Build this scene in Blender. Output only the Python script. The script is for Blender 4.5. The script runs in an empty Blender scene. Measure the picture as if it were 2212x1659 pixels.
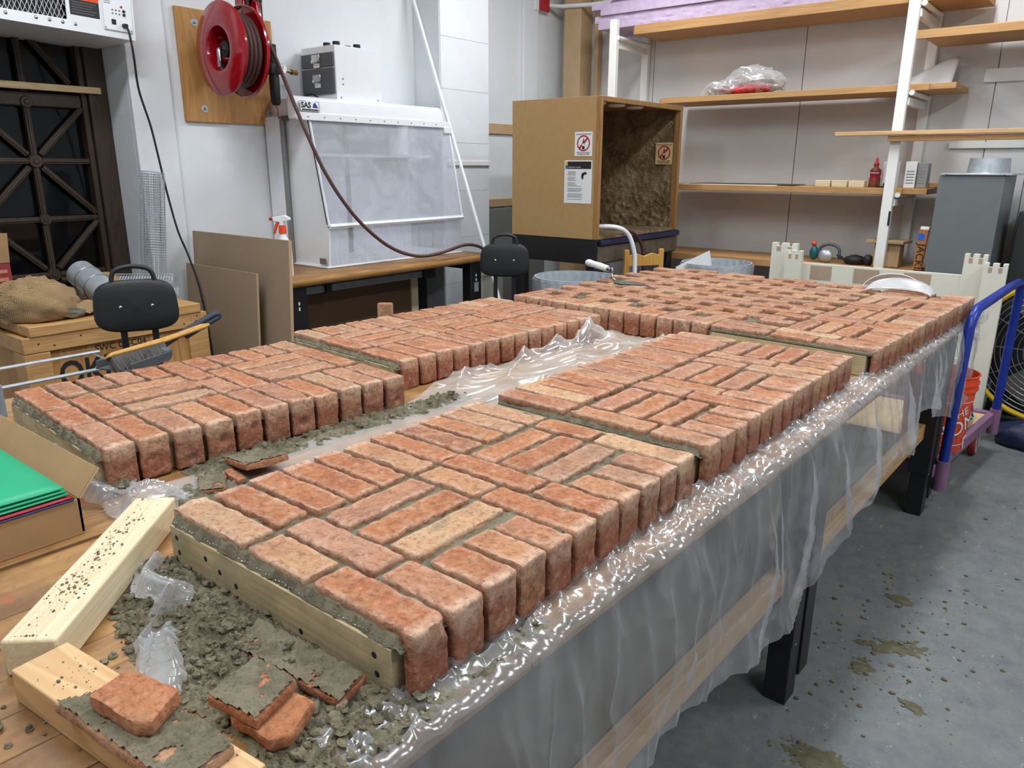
import bpy, bmesh, math, random
from mathutils import Vector, Matrix, noise, Euler
random.seed(7)
SC = bpy.context.scene
COL = SC.collection
PI = math.pi

# ------------------------------------------------------------------ camera
def make_camera():
    yaw, pitch, roll = math.radians(-38.6), math.radians(16.195), math.radians(.207)
    fwd = Vector((math.sin(yaw)*math.cos(pitch), math.cos(yaw)*math.cos(pitch), -math.sin(pitch)))
    right = Vector((math.cos(yaw), -math.sin(yaw), 0)); up = right.cross(fwd)
    r2 = math.cos(roll)*right + math.sin(roll)*up; u2 = -math.sin(roll)*right + math.cos(roll)*up
    cam = bpy.data.cameras.new('camera'); ob = bpy.data.objects.new('camera', cam); COL.objects.link(ob)
    m = Matrix((r2, u2, -fwd)).transposed().to_4x4(); m.translation = (0, 0, 1.5); ob.matrix_world = m
    cam.sensor_fit = 'HORIZONTAL'; cam.sensor_width = 36; cam.lens = 36*1622.3/2212
    cam.clip_start = .02
    SC.camera = ob
make_camera()
w = bpy.data.worlds.new('world'); SC.world = w; w.use_nodes = True
w.node_tree.nodes['Background'].inputs[0].default_value = (.9, .95, 1, 1)
w.node_tree.nodes['Background'].inputs[1].default_value = .0
SC.view_settings.view_transform = 'Standard'; SC.view_settings.look = 'None'
SC.view_settings.exposure = -0.26; SC.view_settings.gamma = 1
SC.view_settings.use_curve_mapping = False
SC.cycles.use_denoising = True
SC.cycles.max_bounces = 5; SC.cycles.diffuse_bounces = 4; SC.cycles.glossy_bounces = 3; SC.cycles.transparent_max_bounces = 14
SC.cycles.use_adaptive_sampling = True; SC.cycles.adaptive_threshold = .07; SC.cycles.adaptive_min_samples = 16
SC.cycles.caustics_reflective = False; SC.cycles.caustics_refractive = False
# ceiling lamps (their light; the fixtures themselves are built further down)
LAMPS = [(-2.7, 1.0), (-2.75, 4.25), (-.9, -.6), (-.9, 1.9), (-.9, 4.5), (1.3, .9), (1.3, 3.5)]
LAMP_Z = 3.28
for lx, ly in LAMPS:
    ld = bpy.data.lights.new('fluorescent_light', 'AREA'); ld.shape = 'RECTANGLE'; ld.size = .26; ld.size_y = 1.2
    ld.energy = 46; ld.color = (.93, .985, 1.03)
    lo = bpy.data.objects.new('fluorescent_light', ld); COL.objects.link(lo); lo.location = (lx, ly, LAMP_Z - .02)

# ------------------------------------------------------------------ materials
def lin(c):
    c = c/255
    return c/12.92 if c <= .04045 else ((c+.055)/1.055)**2.4
def S(r, g, b): return (lin(r), lin(g), lin(b), 1)
MATS = {}
def new_mat(name):
    m = bpy.data.materials.new(name); m.use_nodes = True
    nt = m.node_tree; b = nt.nodes['Principled BSDF']
    return m, nt, b
def nd(nt, t, **k):
    n = nt.nodes.new(t)
    for a, v in k.items():
        if a.startswith('i_'):
            key = a[2:]
            n.inputs[int(key) if key.isdigit() else key.replace('_', ' ')].default_value = v
        else: setattr(n, a, v)
    return n
def ramp(nt, fac, stops, interp='LINEAR'):
    n = nt.nodes.new('ShaderNodeValToRGB'); n.color_ramp.interpolation = interp
    e = n.color_ramp.elements
    while len(e) < len(stops): e.new(.5)
    for i, (p, c) in enumerate(stops): e[i].position = p; e[i].color = c
    nt.links.new(fac, n.inputs[0]); return n.outputs[0]
def mix(nt, fac, a, b, mode='MIX'):
    n = nt.nodes.new('ShaderNodeMix'); n.data_type = 'RGBA'; n.blend_type = mode
    for sock, v in ((n.inputs[0], fac), (n.inputs[6], a), (n.inputs[7], b)):
        if hasattr(v, 'is_linked') or hasattr(v, 'links'): nt.links.new(v, sock)
        else: sock.default_value = v
    return n.outputs[2]
def math_n(nt, op, a, b=0.0, clamp=False):
    n = nt.nodes.new('ShaderNodeMath'); n.operation = op; n.use_clamp = clamp
    for sock, v in ((n.inputs[0], a), (n.inputs[1], b)):
        if hasattr(v, 'links'): nt.links.new(v, sock)
        else: sock.default_value = v
    return n.outputs[0]
def coords(nt, kind='Object', scale=(1, 1, 1), rnd=False, rot=(0, 0, 0)):
    tc = nt.nodes.new('ShaderNodeTexCoord'); mp = nt.nodes.new('ShaderNodeMapping')
    mp.inputs['Scale'].default_value = scale; mp.inputs['Rotation'].default_value = rot
    nt.links.new(tc.outputs[kind], mp.inputs[0])
    if rnd:
        oi = nt.nodes.new('ShaderNodeObjectInfo')
        v = nt.nodes.new('ShaderNodeVectorMath'); v.operation = 'SCALE'; v.inputs[0].default_value = (37, 91, 53)
        nt.links.new(oi.outputs['Random'], v.inputs['Scale']); nt.links.new(v.outputs[0], mp.inputs['Location'])
    return mp.outputs[0]
def noise_n(nt, vec, scale, detail=4, rough=.55, out=0, dist=0):
    n = nt.nodes.new('ShaderNodeTexNoise'); n.inputs['Scale'].default_value = scale
    n.inputs['Detail'].default_value = detail; n.inputs['Roughness'].default_value = rough
    n.inputs['Distortion'].default_value = dist
    nt.links.new(vec, n.inputs['Vector']); return n.outputs[out]
def bump(nt, bsdf, h, strength=.3, dist=.002):
    n = nt.nodes.new('ShaderNodeBump'); n.inputs['Strength'].default_value = strength; n.inputs['Distance'].default_value = dist
    nt.links.new(h, n.inputs['Height']); nt.links.new(n.outputs[0], bsdf.inputs['Normal'])
def mul(c, k): return (min(1, c[0]*k), min(1, c[1]*k), min(1, c[2]*k), 1)
def plain(name, c, rough=.5, metal=0., var=.12, nscale=12, bs=0, bscale=60, bd=.001, spec=.5, rnd=False, coat=0):
    if name in MATS: return MATS[name]
    m, nt, b = new_mat(name)
    b.inputs['Roughness'].default_value = rough; b.inputs['Metallic'].default_value = metal
    b.inputs['Specular IOR Level'].default_value = spec; b.inputs['Coat Weight'].default_value = coat
    v = coords(nt, rnd=rnd)
    n = noise_n(nt, v, nscale, 5)
    nt.links.new(ramp(nt, n, [(.3, mul(c, 1-var)), (.7, mul(c, 1+var))]), b.inputs['Base Color'])
    if bs: bump(nt, b, noise_n(nt, v, bscale, 4), bs, bd)
    MATS[name] = m; return m
def wood(name, c1, c2, axis='Y', scale=14, stretch=.06, rough=.6, stain=None, rnd=True, bs=.25):
    if name in MATS: return MATS[name]
    m, nt, b = new_mat(name); b.inputs['Roughness'].default_value = rough
    sc = [1, 1, 1]; sc['XYZ'.index(axis)] = stretch
    v = coords(nt, scale=sc, rnd=rnd)
    n = noise_n(nt, v, scale, 3, .5, dist=.6)
    ring = nt.nodes.new('ShaderNodeMath'); ring.operation = 'MULTIPLY'; ring.inputs[1].default_value = 9
    nt.links.new(n, ring.inputs[0])
    fr = math_n(nt, 'FRACT', ring.outputs[0])
    g = noise_n(nt, v, scale*9, 2)
    c = mix(nt, ramp(nt, fr, [(0, (0, 0, 0, 1)), (.75, (1, 1, 1, 1)), (1, (0, 0, 0, 1))]), c1, c2)
    c = mix(nt, math_n(nt, 'MULTIPLY', g, .5), c, mul(c1, .8))
    big = noise_n(nt, coords(nt, rnd=True), 5, 3)
    c = mix(nt, ramp(nt, big, [(.4, (0, 0, 0, 1)), (.75, (.45, .45, .45, 1))]), c, mul(c1, .72))
    if stain: c = mix(nt, ramp(nt, noise_n(nt, coords(nt, rnd=True), 13, 5, .65), [(.42, (0, 0, 0, 1)), (.7, (.75, .75, .75, 1))]), c, stain)
    nt.links.new(c, b.inputs['Base Color'])
    if bs: bump(nt, b, fr, bs, .0006)
    MATS[name] = m; return m

def brick_mat():
    m, nt, b = new_mat('brick'); b.inputs['Roughness'].default_value = .85; b.inputs['Specular IOR Level'].default_value = .3
    oi = nt.nodes.new('ShaderNodeObjectInfo')
    base = ramp(nt, oi.outputs['Random'], [(0, S(160, 98, 66)), (.18, S(170, 110, 76)), (.32, S(148, 88, 60)), (.45, S(176, 130, 106)), (.56, S(144, 98, 80)), (.68, S(182, 140, 106)), (.8, S(162, 98, 62)), (.9, S(196, 166, 130)), (1, S(140, 100, 86))])
    v = coords(nt, rnd=True)
    n1 = noise_n(nt, v, 14, 6, .6); n2 = noise_n(nt, v, 34, 5, .65); n3 = noise_n(nt, v, 150, 4, .6); n4 = noise_n(nt, v, 9, 3)
    c = mix(nt, ramp(nt, n1, [(.35, (0, 0, 0, 1)), (.65, (1, 1, 1, 1))]), base, mix(nt, .5, base, S(190, 134, 94)))
    c = mix(nt, ramp(nt, n4, [(.52, (0, 0, 0, 1)), (.72, (.5, .5, .5, 1))]), c, S(138, 82, 58))
    # fired ends are duller and pinker than the faces
    at = nt.nodes.new('ShaderNodeAttribute'); at.attribute_name = 'return_leg'
    c = mix(nt, math_n(nt, 'MULTIPLY', at.outputs['Fac'], .6), c, S(136, 82, 66))
    dust = ramp(nt, n2, [(.52, (0, 0, 0, 1)), (.72, (.5, .5, .5, 1))])
    c = mix(nt, dust, c, S(206, 168, 140))
    we = nt.nodes.new('ShaderNodeAttribute'); we.attribute_name = 'wear'
    wf = math_n(nt, 'MULTIPLY', we.outputs['Fac'], ramp(nt, n2, [(.3, (.25, .25, .25, 1)), (.6, (1, 1, 1, 1))]))
    c = mix(nt, math_n(nt, 'MULTIPLY', wf, .62), c, S(216, 188, 164))
    # smears of mortar
    n5 = noise_n(nt, v, 20, 5, .7)
    sm = ramp(nt, n5, [(.57, (0, 0, 0, 1)), (.70, (.6, .6, .6, 1))])
    c = mix(nt, sm, c, S(122, 114, 90))
    fn = noise_n(nt, v, 90, 5, .75)
    c = mix(nt, ramp(nt, fn, [(.36, (.55, .55, .55, 1)), (.5, (0, 0, 0, 1))]), c, S(104, 58, 42))
    c = mix(nt, ramp(nt, fn, [(.56, (0, 0, 0, 1)), (.72, (.55, .55, .55, 1))]), c, S(212, 172, 142))
    pits = ramp(nt, n3, [(.27, (1, 1, 1, 1)), (.34, (0, 0, 0, 1))])
    c = mix(nt, pits, c, S(96, 62, 48))
    nt.links.new(c, b.inputs['Base Color'])
    h = math_n(nt, 'ADD', math_n(nt, 'MULTIPLY', n3, .5), n2)
    bump(nt, b, h, .8, .005)
    return m
def mortar_mat(name, a, c):
    m, nt, b = new_mat(name); b.inputs['Roughness'].default_value = .95; b.inputs['Specular IOR Level'].default_value = .2
    v = coords(nt)
    n = noise_n(nt, v, 40, 6, .7); n2 = noise_n(nt, v, 220, 4, .7); n3 = noise_n(nt, v, 7, 3)
    col = mix(nt, ramp(nt, n, [(.3, (0, 0, 0, 1)), (.7, (1, 1, 1, 1))]), a, c)
    col = mix(nt, ramp(nt, n3, [(.45, (0, 0, 0, 1)), (.7, (.6, .6, .6, 1))]), col, mul(c, 1.25))
    col = mix(nt, ramp(nt, n2, [(.3, (.8, .8, .8, 1)), (.45, (0, 0, 0, 1))]), col, mul(a, .6))
    nt.links.new(col, b.inputs['Base Color'])
    bump(nt, b, math_n(nt, 'ADD', n, math_n(nt, 'MULTIPLY', n2, .4)), .9, .006)
    return m
def film_mat(name, tint, opac=.22, rough=.12, bd=.012, bscale=11, gloss=.12):
    """thin clear polythene: mostly see-through, milky and shiny"""
    m, nt, b = new_mat(name)
    out = nt.nodes['Material Output']
    tr = nt.nodes.new('ShaderNodeBsdfTransparent'); tr.inputs[0].default_value = (.96, .965, .97, 1)
    b.inputs['Base Color'].default_value = tint; b.inputs['Roughness'].default_value = rough
    tl = nt.nodes.new('ShaderNodeBsdfTranslucent'); tl.inputs[0].default_value = tint
    mx0 = nt.nodes.new('ShaderNodeMixShader'); mx0.inputs[0].default_value = .35
    nt.links.new(b.outputs[0], mx0.inputs[1]); nt.links.new(tl.outputs[0], mx0.inputs[2])
    v = coords(nt); n = noise_n(nt, v, 9, 5)
    fac = ramp(nt, n, [(.3, (opac*.7,)*3+(1,)), (.7, (min(1, opac*1.5),)*3+(1,))])
    lw = nt.nodes.new('ShaderNodeLayerWeight'); lw.inputs[0].default_value = .3
    f2 = math_n(nt, 'ADD', fac, math_n(nt, 'MULTIPLY', math_n(nt, 'POWER', lw.outputs['Facing'], 2.0), .6), True)
    mx = nt.nodes.new('ShaderNodeMixShader'); nt.links.new(f2, mx.inputs[0])
    nt.links.new(tr.outputs[0], mx.inputs[1]); nt.links.new(mx0.outputs[0], mx.inputs[2])
    gl = nt.nodes.new('ShaderNodeBsdfGlossy'); gl.inputs['Roughness'].default_value = rough
    mx2 = nt.nodes.new('ShaderNodeMixShader'); mx2.inputs[0].default_value = gloss
    nt.links.new(mx.outputs[0], mx2.inputs[1]); nt.links.new(gl.outputs[0], mx2.inputs[2])
    nt.links.new(mx2.outputs[0], out.inputs[0])
    bw = coords(nt, scale=(.35, 1, .45))
    rd = nt.nodes.new('ShaderNodeTexNoise'); rd.noise_type = 'RIDGED_MULTIFRACTAL'; rd.inputs['Scale'].default_value = bscale
    rd.inputs['Detail'].default_value = 3; rd.inputs['Distortion'].default_value = .8; nt.links.new(bw, rd.inputs['Vector'])
    bm_ = nt.nodes.new('ShaderNodeBump'); bm_.inputs['Strength'].default_value = .55; bm_.inputs['Distance'].default_value = bd
    nt.links.new(rd.outputs[0], bm_.inputs['Height'])
    nt.links.new(bm_.outputs[0], b.inputs['Normal']); nt.links.new(bm_.outputs[0], gl.inputs['Normal'])
    return m
def floor_mat():
    m, nt, b = new_mat('painted_concrete'); b.inputs['Roughness'].default_value = .62
    v = coords(nt)
    n1 = noise_n(nt, v, 1.3, 6, .6); n2 = noise_n(nt, v, 17, 8, .78); n3 = noise_n(nt, v, 75, 4, .7); n4 = noise_n(nt, coords(nt, scale=(1, .5, 1), rot=(0, 0, .6)), 30, 6, .8)
    c = ramp(nt, n1, [(.3, S(94, 98, 101)), (.55, S(110, 114, 116)), (.75, S(126, 128, 127))])
    c = mix(nt, ramp(nt, n2, [(.42, (0, 0, 0, 1)), (.7, (.5, .5, .5, 1))]), c, S(144, 142, 133))
    c = mix(nt, ramp(nt, n2, [(.3, (.5, .5, .5, 1)), (.42, (0, 0, 0, 1))]), c, S(78, 82, 86))
    c = mix(nt, ramp(nt, n4, [(.62, (0, 0, 0, 1)), (.68, (.8, .8, .8, 1))]), c, S(174, 170, 154))
    c = mix(nt, ramp(nt, n3, [(.68, (0, 0, 0, 1)), (.72, (.9, .9, .9, 1))]), c, S(212, 210, 202))
    c = mix(nt, ramp(nt, n3, [(.24, (.8, .8, .8, 1)), (.3, (0, 0, 0, 1))]), c, S(60, 60, 56))
    nt.links.new(c, b.inputs['Base Color']); bump(nt, b, n2, .2, .003)
    return m
def wall_mat(name, c, bs=.35):
    m, nt, b = new_mat(name); b.inputs['Roughness'].default_value = .55
    v = coords(nt)
    n1 = noise_n(nt, v, 1.6, 5); n2 = noise_n(nt, v, 22, 5, .6); n3 = noise_n(nt, v, 70, 3)
    col = ramp(nt, n1, [(.3, mul(c, .93)), (.7, mul(c, 1.03))])
    col = mix(nt, ramp(nt, n3, [(.77, (0, 0, 0, 1)), (.8, (.5, .5, .5, 1))]), col, S(120, 116, 108))
    nt.links.new(col, b.inputs['Base Color']); bump(nt, b, math_n(nt, 'ADD', n2, math_n(nt, 'MULTIPLY', noise_n(nt, v, 5, 3, dist=2), .8)), bs, .006)
    return m
def table_mat():
    m, nt, b = new_mat('worn_maple'); b.inputs['Roughness'].default_value = .5
    v = coords(nt, scale=(1, .07, 1), rnd=True); w_ = coords(nt, 'Object', rnd=True)
    g = noise_n(nt, v, 60, 4, dist=.4); big = noise_n(nt, w_, 6, 5, .65); sp = noise_n(nt, w_, 60, 4, .6); r_ = noise_n(nt, w_, 16, 4, .6)
    c = mix(nt, ramp(nt, g, [(.3, (0, 0, 0, 1)), (.7, (1, 1, 1, 1))]), S(148, 106, 62), S(176, 134, 82))
    c = mix(nt, ramp(nt, big, [(.4, (0, 0, 0, 1)), (.66, (.85, .85, .85, 1))]), c, S(112, 78, 48))
    c = mix(nt, ramp(nt, r_, [(.62, (0, 0, 0, 1)), (.70, (.6, .6, .6, 1))]), c, S(172, 88, 66))
    c = mix(nt, ramp(nt, sp, [(.6, (0, 0, 0, 1)), (.68, (.85, .85, .85, 1))]), c, S(112, 98, 78))
    nt.links.new(c, b.inputs['Base Color']); bump(nt, b, g, .2, .001)
    return m
def perforated_mat(): pass

M_BRICK = brick_mat()
M_MORTAR = mortar_mat('wet_mortar', S(92, 86, 69), S(132, 124, 103))
M_MORTAR_L = mortar_mat('drying_mortar', S(92, 88, 72), S(134, 128, 108))
M_FILM = film_mat('clear_polythene', (.82, .83, .86, 1), .18, .2, .012, 15, .13)
M_FILM2 = film_mat('milky_polythene', (.9, .89, .87, 1), .28, .18, .005, 9, .08)
M_SCRAP = film_mat('scrap_polythene', (.88, .88, .9, 1), .3, .12, .0012, 8, .1)
M_LINER = film_mat('bin_liner_film', (.92, .94, .96, 1), .46, .15, .006, 9, .1)
M_FLOOR = floor_mat()
M_WALL = wall_mat('white_painted_plaster', S(226, 229, 232))
M_WALLB = wall_mat('white_painted_panel', S(224, 222, 220), .15)
M_TABLE = table_mat()
M_PINE = wood('pale_pine', S(236, 220, 184), S(212, 186, 142), 'X', 34, .02)
M_PINE_Y = wood('pale_pine_long', S(222, 198, 152), S(202, 170, 120), 'Y', 16, .05)
M_ENDB = wood('mortar_stained_pine', S(206, 188, 148), S(180, 156, 112), 'X', 20, .03, .75, S(142, 134, 108))
M_FIR = wood('fir_lumber', S(224, 186, 136), S(196, 146, 96), 'X', 12, .06)
M_SHELF = wood('shelf_plywood_edge', S(196, 152, 98), S(172, 124, 72), 'X', 18, .04)
M_CRATE = wood('crate_plywood', S(200, 152, 92), S(164, 108, 56), 'Z', 10, .1)
M_CRATE_B = wood('crate_batten', S(206, 162, 104), S(178, 126, 72), 'Y', 16, .06)
M_PLY = wood('fir_plywood', S(196, 148, 88), S(172, 118, 62), 'Z', 7, .12)
M_DARKWOOD = wood('dark_stained_oak', S(62, 46, 32), S(42, 30, 21), 'Z', 18, .06, .5)
M_MDF = plain('brown_hardboard', S(160, 138, 114), .75, var=.06, nscale=300, bs=.1, bscale=300)
M_MDF2 = plain('tan_mdf', S(182, 146, 96), .7, var=.05, nscale=30, bs=.1, bscale=200)
M_BLACK = plain('black_steel', S(26, 26, 28), .45, var=.2, bs=.1)
M_BLACKP = plain('black_plastic', S(34, 35, 37), .55, var=.06, bs=.25, bscale=400, bd=.0004)
M_WHITEM = plain('white_enamel', S(232, 234, 236), .35, var=.02)
M_WHITEP = plain('white_polypropylene', S(236, 238, 241), .4, var=.02)
M_WHITEPOST = plain('white_painted_post', S(236, 235, 230), .45, var=.05, nscale=5)
M_STEEL = plain('galvanised_steel', S(186, 192, 197), .35, .5, var=.15, nscale=25)
M_CHROME = plain('bright_metal', S(200, 202, 205), .2, 1., var=.05)
M_GREY = plain('grey_powdercoat', S(106, 110, 112), .5, var=.05)
M_DGREY = plain('dark_grey_plastic', S(84, 87, 92), .5, var=.05)
M_RED = plain('glossy_red_enamel', S(150, 12, 24), .18, var=.04, coat=.5)
M_BLUE = plain('blue_enamel', S(14, 44, 138), .35, var=.18, nscale=30)
M_PURPLE = plain('faded_purple_steel', S(136, 98, 128), .5, var=.1)
M_ORANGE = plain('orange_plastic', S(232, 78, 30), .35, var=.04)
M_YELLOW = plain('yellow_enamel', S(226, 186, 20), .4, var=.05)
M_PINK = plain('pink_foam', S(188, 168, 192), .75, var=.1, nscale=20, bs=.3, bscale=40, bd=.004)
M_CARD = plain('brown_cardboard', S(170, 136, 96), .8, var=.08, nscale=10)
M_CARDIN = plain('cardboard_inside', S(204, 178, 138), .8, var=.06)
M_GREEN = plain('green_corrugated_plastic', S(24, 160, 112), .5, var=.06)
M_REDSHEET = plain('red_sheet', S(160, 28, 40), .5)
M_BLUESHEET = plain('navy_sheet', S(40, 52, 110), .5)
M_PAPER = plain('white_paper', S(238, 238, 238), .7, var=.02)
M_PAPER_Y = plain('yellowed_paper', S(216, 190, 138), .7, var=.05)
M_INK = plain('black_ink', S(28, 26, 26), .7, var=.05)
M_SIGNRED = plain('sign_red', S(176, 32, 42), .6, var=.03)
M_HOSE = plain('maroon_rubber', S(84, 56, 54), .55, var=.06)
M_RUBBER = plain('black_rubber', S(22, 22, 23), .6, var=.1)
M_TRIM = plain('tan_painted_wood', S(190, 160, 122), .6, var=.06)
M_BURLAP = None
M_BLUEINK = plain('blue_ink', S(40, 62, 150), .6)
M_NAVY = plain('navy_tarp', S(24, 34, 66), .5, var=.2, bs=.5, bscale=12, bd=.02)
M_GOLD = wood('varnished_beech', S(214, 164, 84), S(196, 140, 62), 'Z', 18, .08, .4)
M_LAMINATE = plain('taupe_laminate', S(176, 154, 134), .5, var=.06, nscale=60)
M_CREAM = plain('cream_melamine', S(226, 223, 208), .4, var=.02)
M_ALU = plain('brushed_aluminium', S(150, 150, 148), .35, .8, var=.08, nscale=40)

# ------------------------------------------------------------------ mesh helpers
POS = {}
class MB:
    def __init__(s): s.v = []; s.f = []
    def add(s, vs, fs, m=None):
        o = len(s.v)
        s.v += [tuple(m @ Vector(p)) if m else tuple(p) for p in vs]
        s.f += [tuple(i+o for i in q) for q in fs]; return s
    def bx(s, x0, x1, y0, y1, z0, z1, m=None):
        vs = [(x, y, z) for z in (z0, z1) for y in (y0, y1) for x in (x0, x1)]
        return s.add(vs, [(0, 2, 3, 1), (4, 5, 7, 6), (0, 1, 5, 4), (2, 6, 7, 3), (0, 4, 6, 2), (1, 3, 7, 5)], m)
    def tube(s, pts, r, n=8, caps=True, closed=False):
        pts = [Vector(p) for p in pts]; o = len(s.v); k = len(pts)
        rr = r if isinstance(r, (list, tuple)) else [r]*k
        up = None
        for i, p in enumerate(pts):
            if closed: d = pts[(i+1) % k]-pts[i-1]
            else: d = pts[min(i+1, k-1)]-pts[max(i-1, 0)]
            d.normalize()
            if up is None:
                up = Vector((0, 0, 1)) if abs(d.z) < .9 else Vector((1, 0, 0))
            a = d.cross(up); a.normalize(); b = a.cross(d); up = b
            for j in range(n):
                t = 2*PI*j/n; s.v.append(tuple(p+a*(rr[i]*math.cos(t))+b*(rr[i]*math.sin(t))))
        seg = k if closed else k-1
        for i in range(seg):
            for j in range(n):
                a0 = o+i*n+j; a1 = o+i*n+(j+1) % n; b0 = o+((i+1) % k)*n+j; b1 = o+((i+1) % k)*n+(j+1) % n
                s.f.append((a0, a1, b1, b0))
        if caps and not closed:
            s.f.append(tuple(o+j for j in range(n))[::-1]); s.f.append(tuple(o+(k-1)*n+j for j in range(n)))
        return s
    def cyl(s, p0, p1, r0, r1=None, n=20): return s.tube([p0, p1], [r0, r0 if r1 is None else r1], n)
    def lathe(s, prof, n=28, m=None, arc=1.0):
        o = len(s.v); k = len(prof); full = arc >= .999; cols = n if full else n+1
        for i in range(cols):
            t = 2*PI*arc*i/n
            for r, z in prof:
                p = Vector((r*math.cos(t), r*math.sin(t), z)); s.v.append(tuple(m @ p if m else p))
        for i in range(n):
            i2 = (i+1) % cols
            for j in range(k-1):
                s.f.append((o+i*k+j, o+i2*k+j, o+i2*k+j+1, o+i*k+j+1))
        return s
    def prism(s, poly, z0, z1, m=None):
        n = len(poly)
        vs = [(x, y, z0) for x, y in poly]+[(x, y, z1) for x, y in poly]
        fs = [tuple(range(n))[::-1], tuple(range(n, 2*n))]+[(i, (i+1) % n, n+(i+1) % n, n+i) for i in range(n)]
        return s.add(vs, fs, m)
    def grid(s, nu, nv, fn, keep=None):
        o = len(s.v)
        for i in range(nu+1):
            for j in range(nv+1): s.v.append(tuple(fn(i/nu, j/nv)))
        for i in range(nu):
            for j in range(nv):
                if keep is None or keep(i, j):
                    a = o+i*(nv+1)+j; s.f.append((a, a+nv+1, a+nv+2, a+1))
        return s
    def ball(s, c, r, nu=12, nv=8, fn=None):
        o = len(s.v); c = Vector(c); r = Vector(r) if not isinstance(r, (int, float)) else Vector((r, r, r))
        rows = []
        for j in range(nv+1):
            ph = PI*j/nv; row = []
            for i in range(nu if 0 < j < nv else 1):
                th = 2*PI*i/nu
                d = Vector((math.sin(ph)*math.cos(th), math.sin(ph)*math.sin(th), math.cos(ph)))
                k = fn(d) if fn else 1
                row.append(len(s.v)); s.v.append(tuple(c+Vector((d.x*r.x, d.y*r.y, d.z*r.z))*k))
            rows.append(row)
        for j in range(nv):
            a, b = rows[j], rows[j+1]
            for i in range(nu):
                i2 = (i+1) % nu
                if len(a) == 1: s.f.append((a[0], b[i], b[i2]))
                elif len(b) == 1: s.f.append((a[i], b[0], a[i2]))
                else: s.f.append((a[i], b[i], b[i2], a[i2]))
        return s
    def build(s, name, mat, parent=None, smooth=0, bevel=0, seg=2, solid=0, kind=None, fix=True):
        n = len(s.v)
        lo = [min(p[i] for p in s.v) for i in range(3)]; hi = [max(p[i] for p in s.v) for i in range(3)]
        c = Vector([(lo[i]+hi[i])/2 for i in range(3)])
        if parent is None: c.z = lo[2]
        me = bpy.data.meshes.new(name)
        me.from_pydata([tuple(Vector(p)-c) for p in s.v], [], s.f); me.update()
        if fix:
            bm = bmesh.new(); bm.from_mesh(me); bmesh.ops.recalc_face_normals(bm, faces=bm.faces); bm.to_mesh(me); bm.free()
        ob = bpy.data.objects.new(name, me); COL.objects.link(ob); me.materials.append(mat)
        POS[ob] = c.copy()
        if parent is not None: ob.parent = parent; ob.location = c-POS[parent]
        else: ob.location = c
        if smooth:
            me.shade_smooth(); me.set_sharp_from_angle(angle=math.radians(smooth if smooth > 1 else 40))
        if solid:
            md = ob.modifiers.new('solid', 'SOLIDIFY'); md.thickness = solid; md.offset = 0
        if bevel:
            md = ob.modifiers.new('bevel', 'BEVEL'); md.width = bevel; md.segments = seg; md.limit_method = 'ANGLE'; md.angle_limit = .6
            me.shade_smooth(); me.set_sharp_from_angle(angle=math.radians(50)); md.harden_normals = False
        if kind: ob['kind'] = kind
        return ob
def tag(o, label, cat, group=None, kind=None):
    o['label'] = label; o['category'] = cat
    if group: o['group'] = group
    if kind: o['kind'] = kind
    return o
def thing(name, label, cat, loc=(0, 0, 0), rotz=0, group=None, local=False, rot=None):
    o = bpy.data.objects.new(name, None); COL.objects.link(o); o.empty_display_size = .05
    o.location = loc; o.rotation_euler = rot if rot else (0, 0, rotz); tag(o, label, cat, group)
    POS[o] = Vector((0, 0, 0)) if local else Vector(loc)
    return o
def struct(ob): ob['kind'] = 'structure'; return ob
def box(name, mat, parent, x0, x1, y0, y1, z0, z1, bevel=0, m=None):
    return MB().bx(x0, x1, y0, y1, z0, z1, m).build(name, mat, parent, bevel=bevel)
def text(name, s, size, mat, parent, origin, xdir, ydir, align='LEFT', ext=.0004, sx=1.0, bold=0.0):
    cu = bpy.data.curves.new('t', 'FONT'); cu.body = s; cu.size = size; cu.align_x = align; cu.extrude = ext; cu.resolution_u = 3
    cu.offset = bold
    ob = bpy.data.objects.new('t', cu); COL.objects.link(ob)
    dg = bpy.context.evaluated_depsgraph_get(); me = bpy.data.meshes.new_from_object(ob.evaluated_get(dg))
    bpy.data.objects.remove(ob); bpy.data.curves.remove(cu)
    x = Vector(xdir).normalized(); y = Vector(ydir).normalized(); z = x.cross(y)
    m = Matrix((x*sx, y, z)).transposed().to_4x4(); m.translation = Vector(origin)
    mb = MB(); mb.add([v.co for v in me.vertices], [tuple(p.vertices) for p in me.polygons], m)
    bpy.data.meshes.remove(me)
    return mb.build(name, mat, parent, fix=False)
def fb(p, s=1.0): return noise.fractal(Vector(p)*s, .6, 2., 4)
def lerp_tab(t, tab):
    if t <= tab[0][0]: return tab[0][1]
    for (a, va), (b, vb) in zip(tab, tab[1:]):
        if t <= b: return va+(vb-va)*(t-a)/(b-a)
    return tab[-1][1]
def smoothpath(pts, k=6):
    out = []; P = [Vector(p) for p in pts]
    for i in range(len(P)-1):
        a, b, c, d = P[max(i-1, 0)], P[i], P[i+1], P[min(i+2, len(P)-1)]
        for j in range(k):
            t = j/k
            out.append(.5*((2*b)+(c-a)*t+(2*a-5*b+4*c-d)*t*t+(3*b-a-3*c+d)*t**3))
    out.append(P[-1]); return out
def duplicate(o, parent=None):
    c = o.copy(); COL.objects.link(c); c.parent = parent; POS[c] = POS[o].copy()
    for ch in list(o.children): duplicate(ch, c)
    return c

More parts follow.
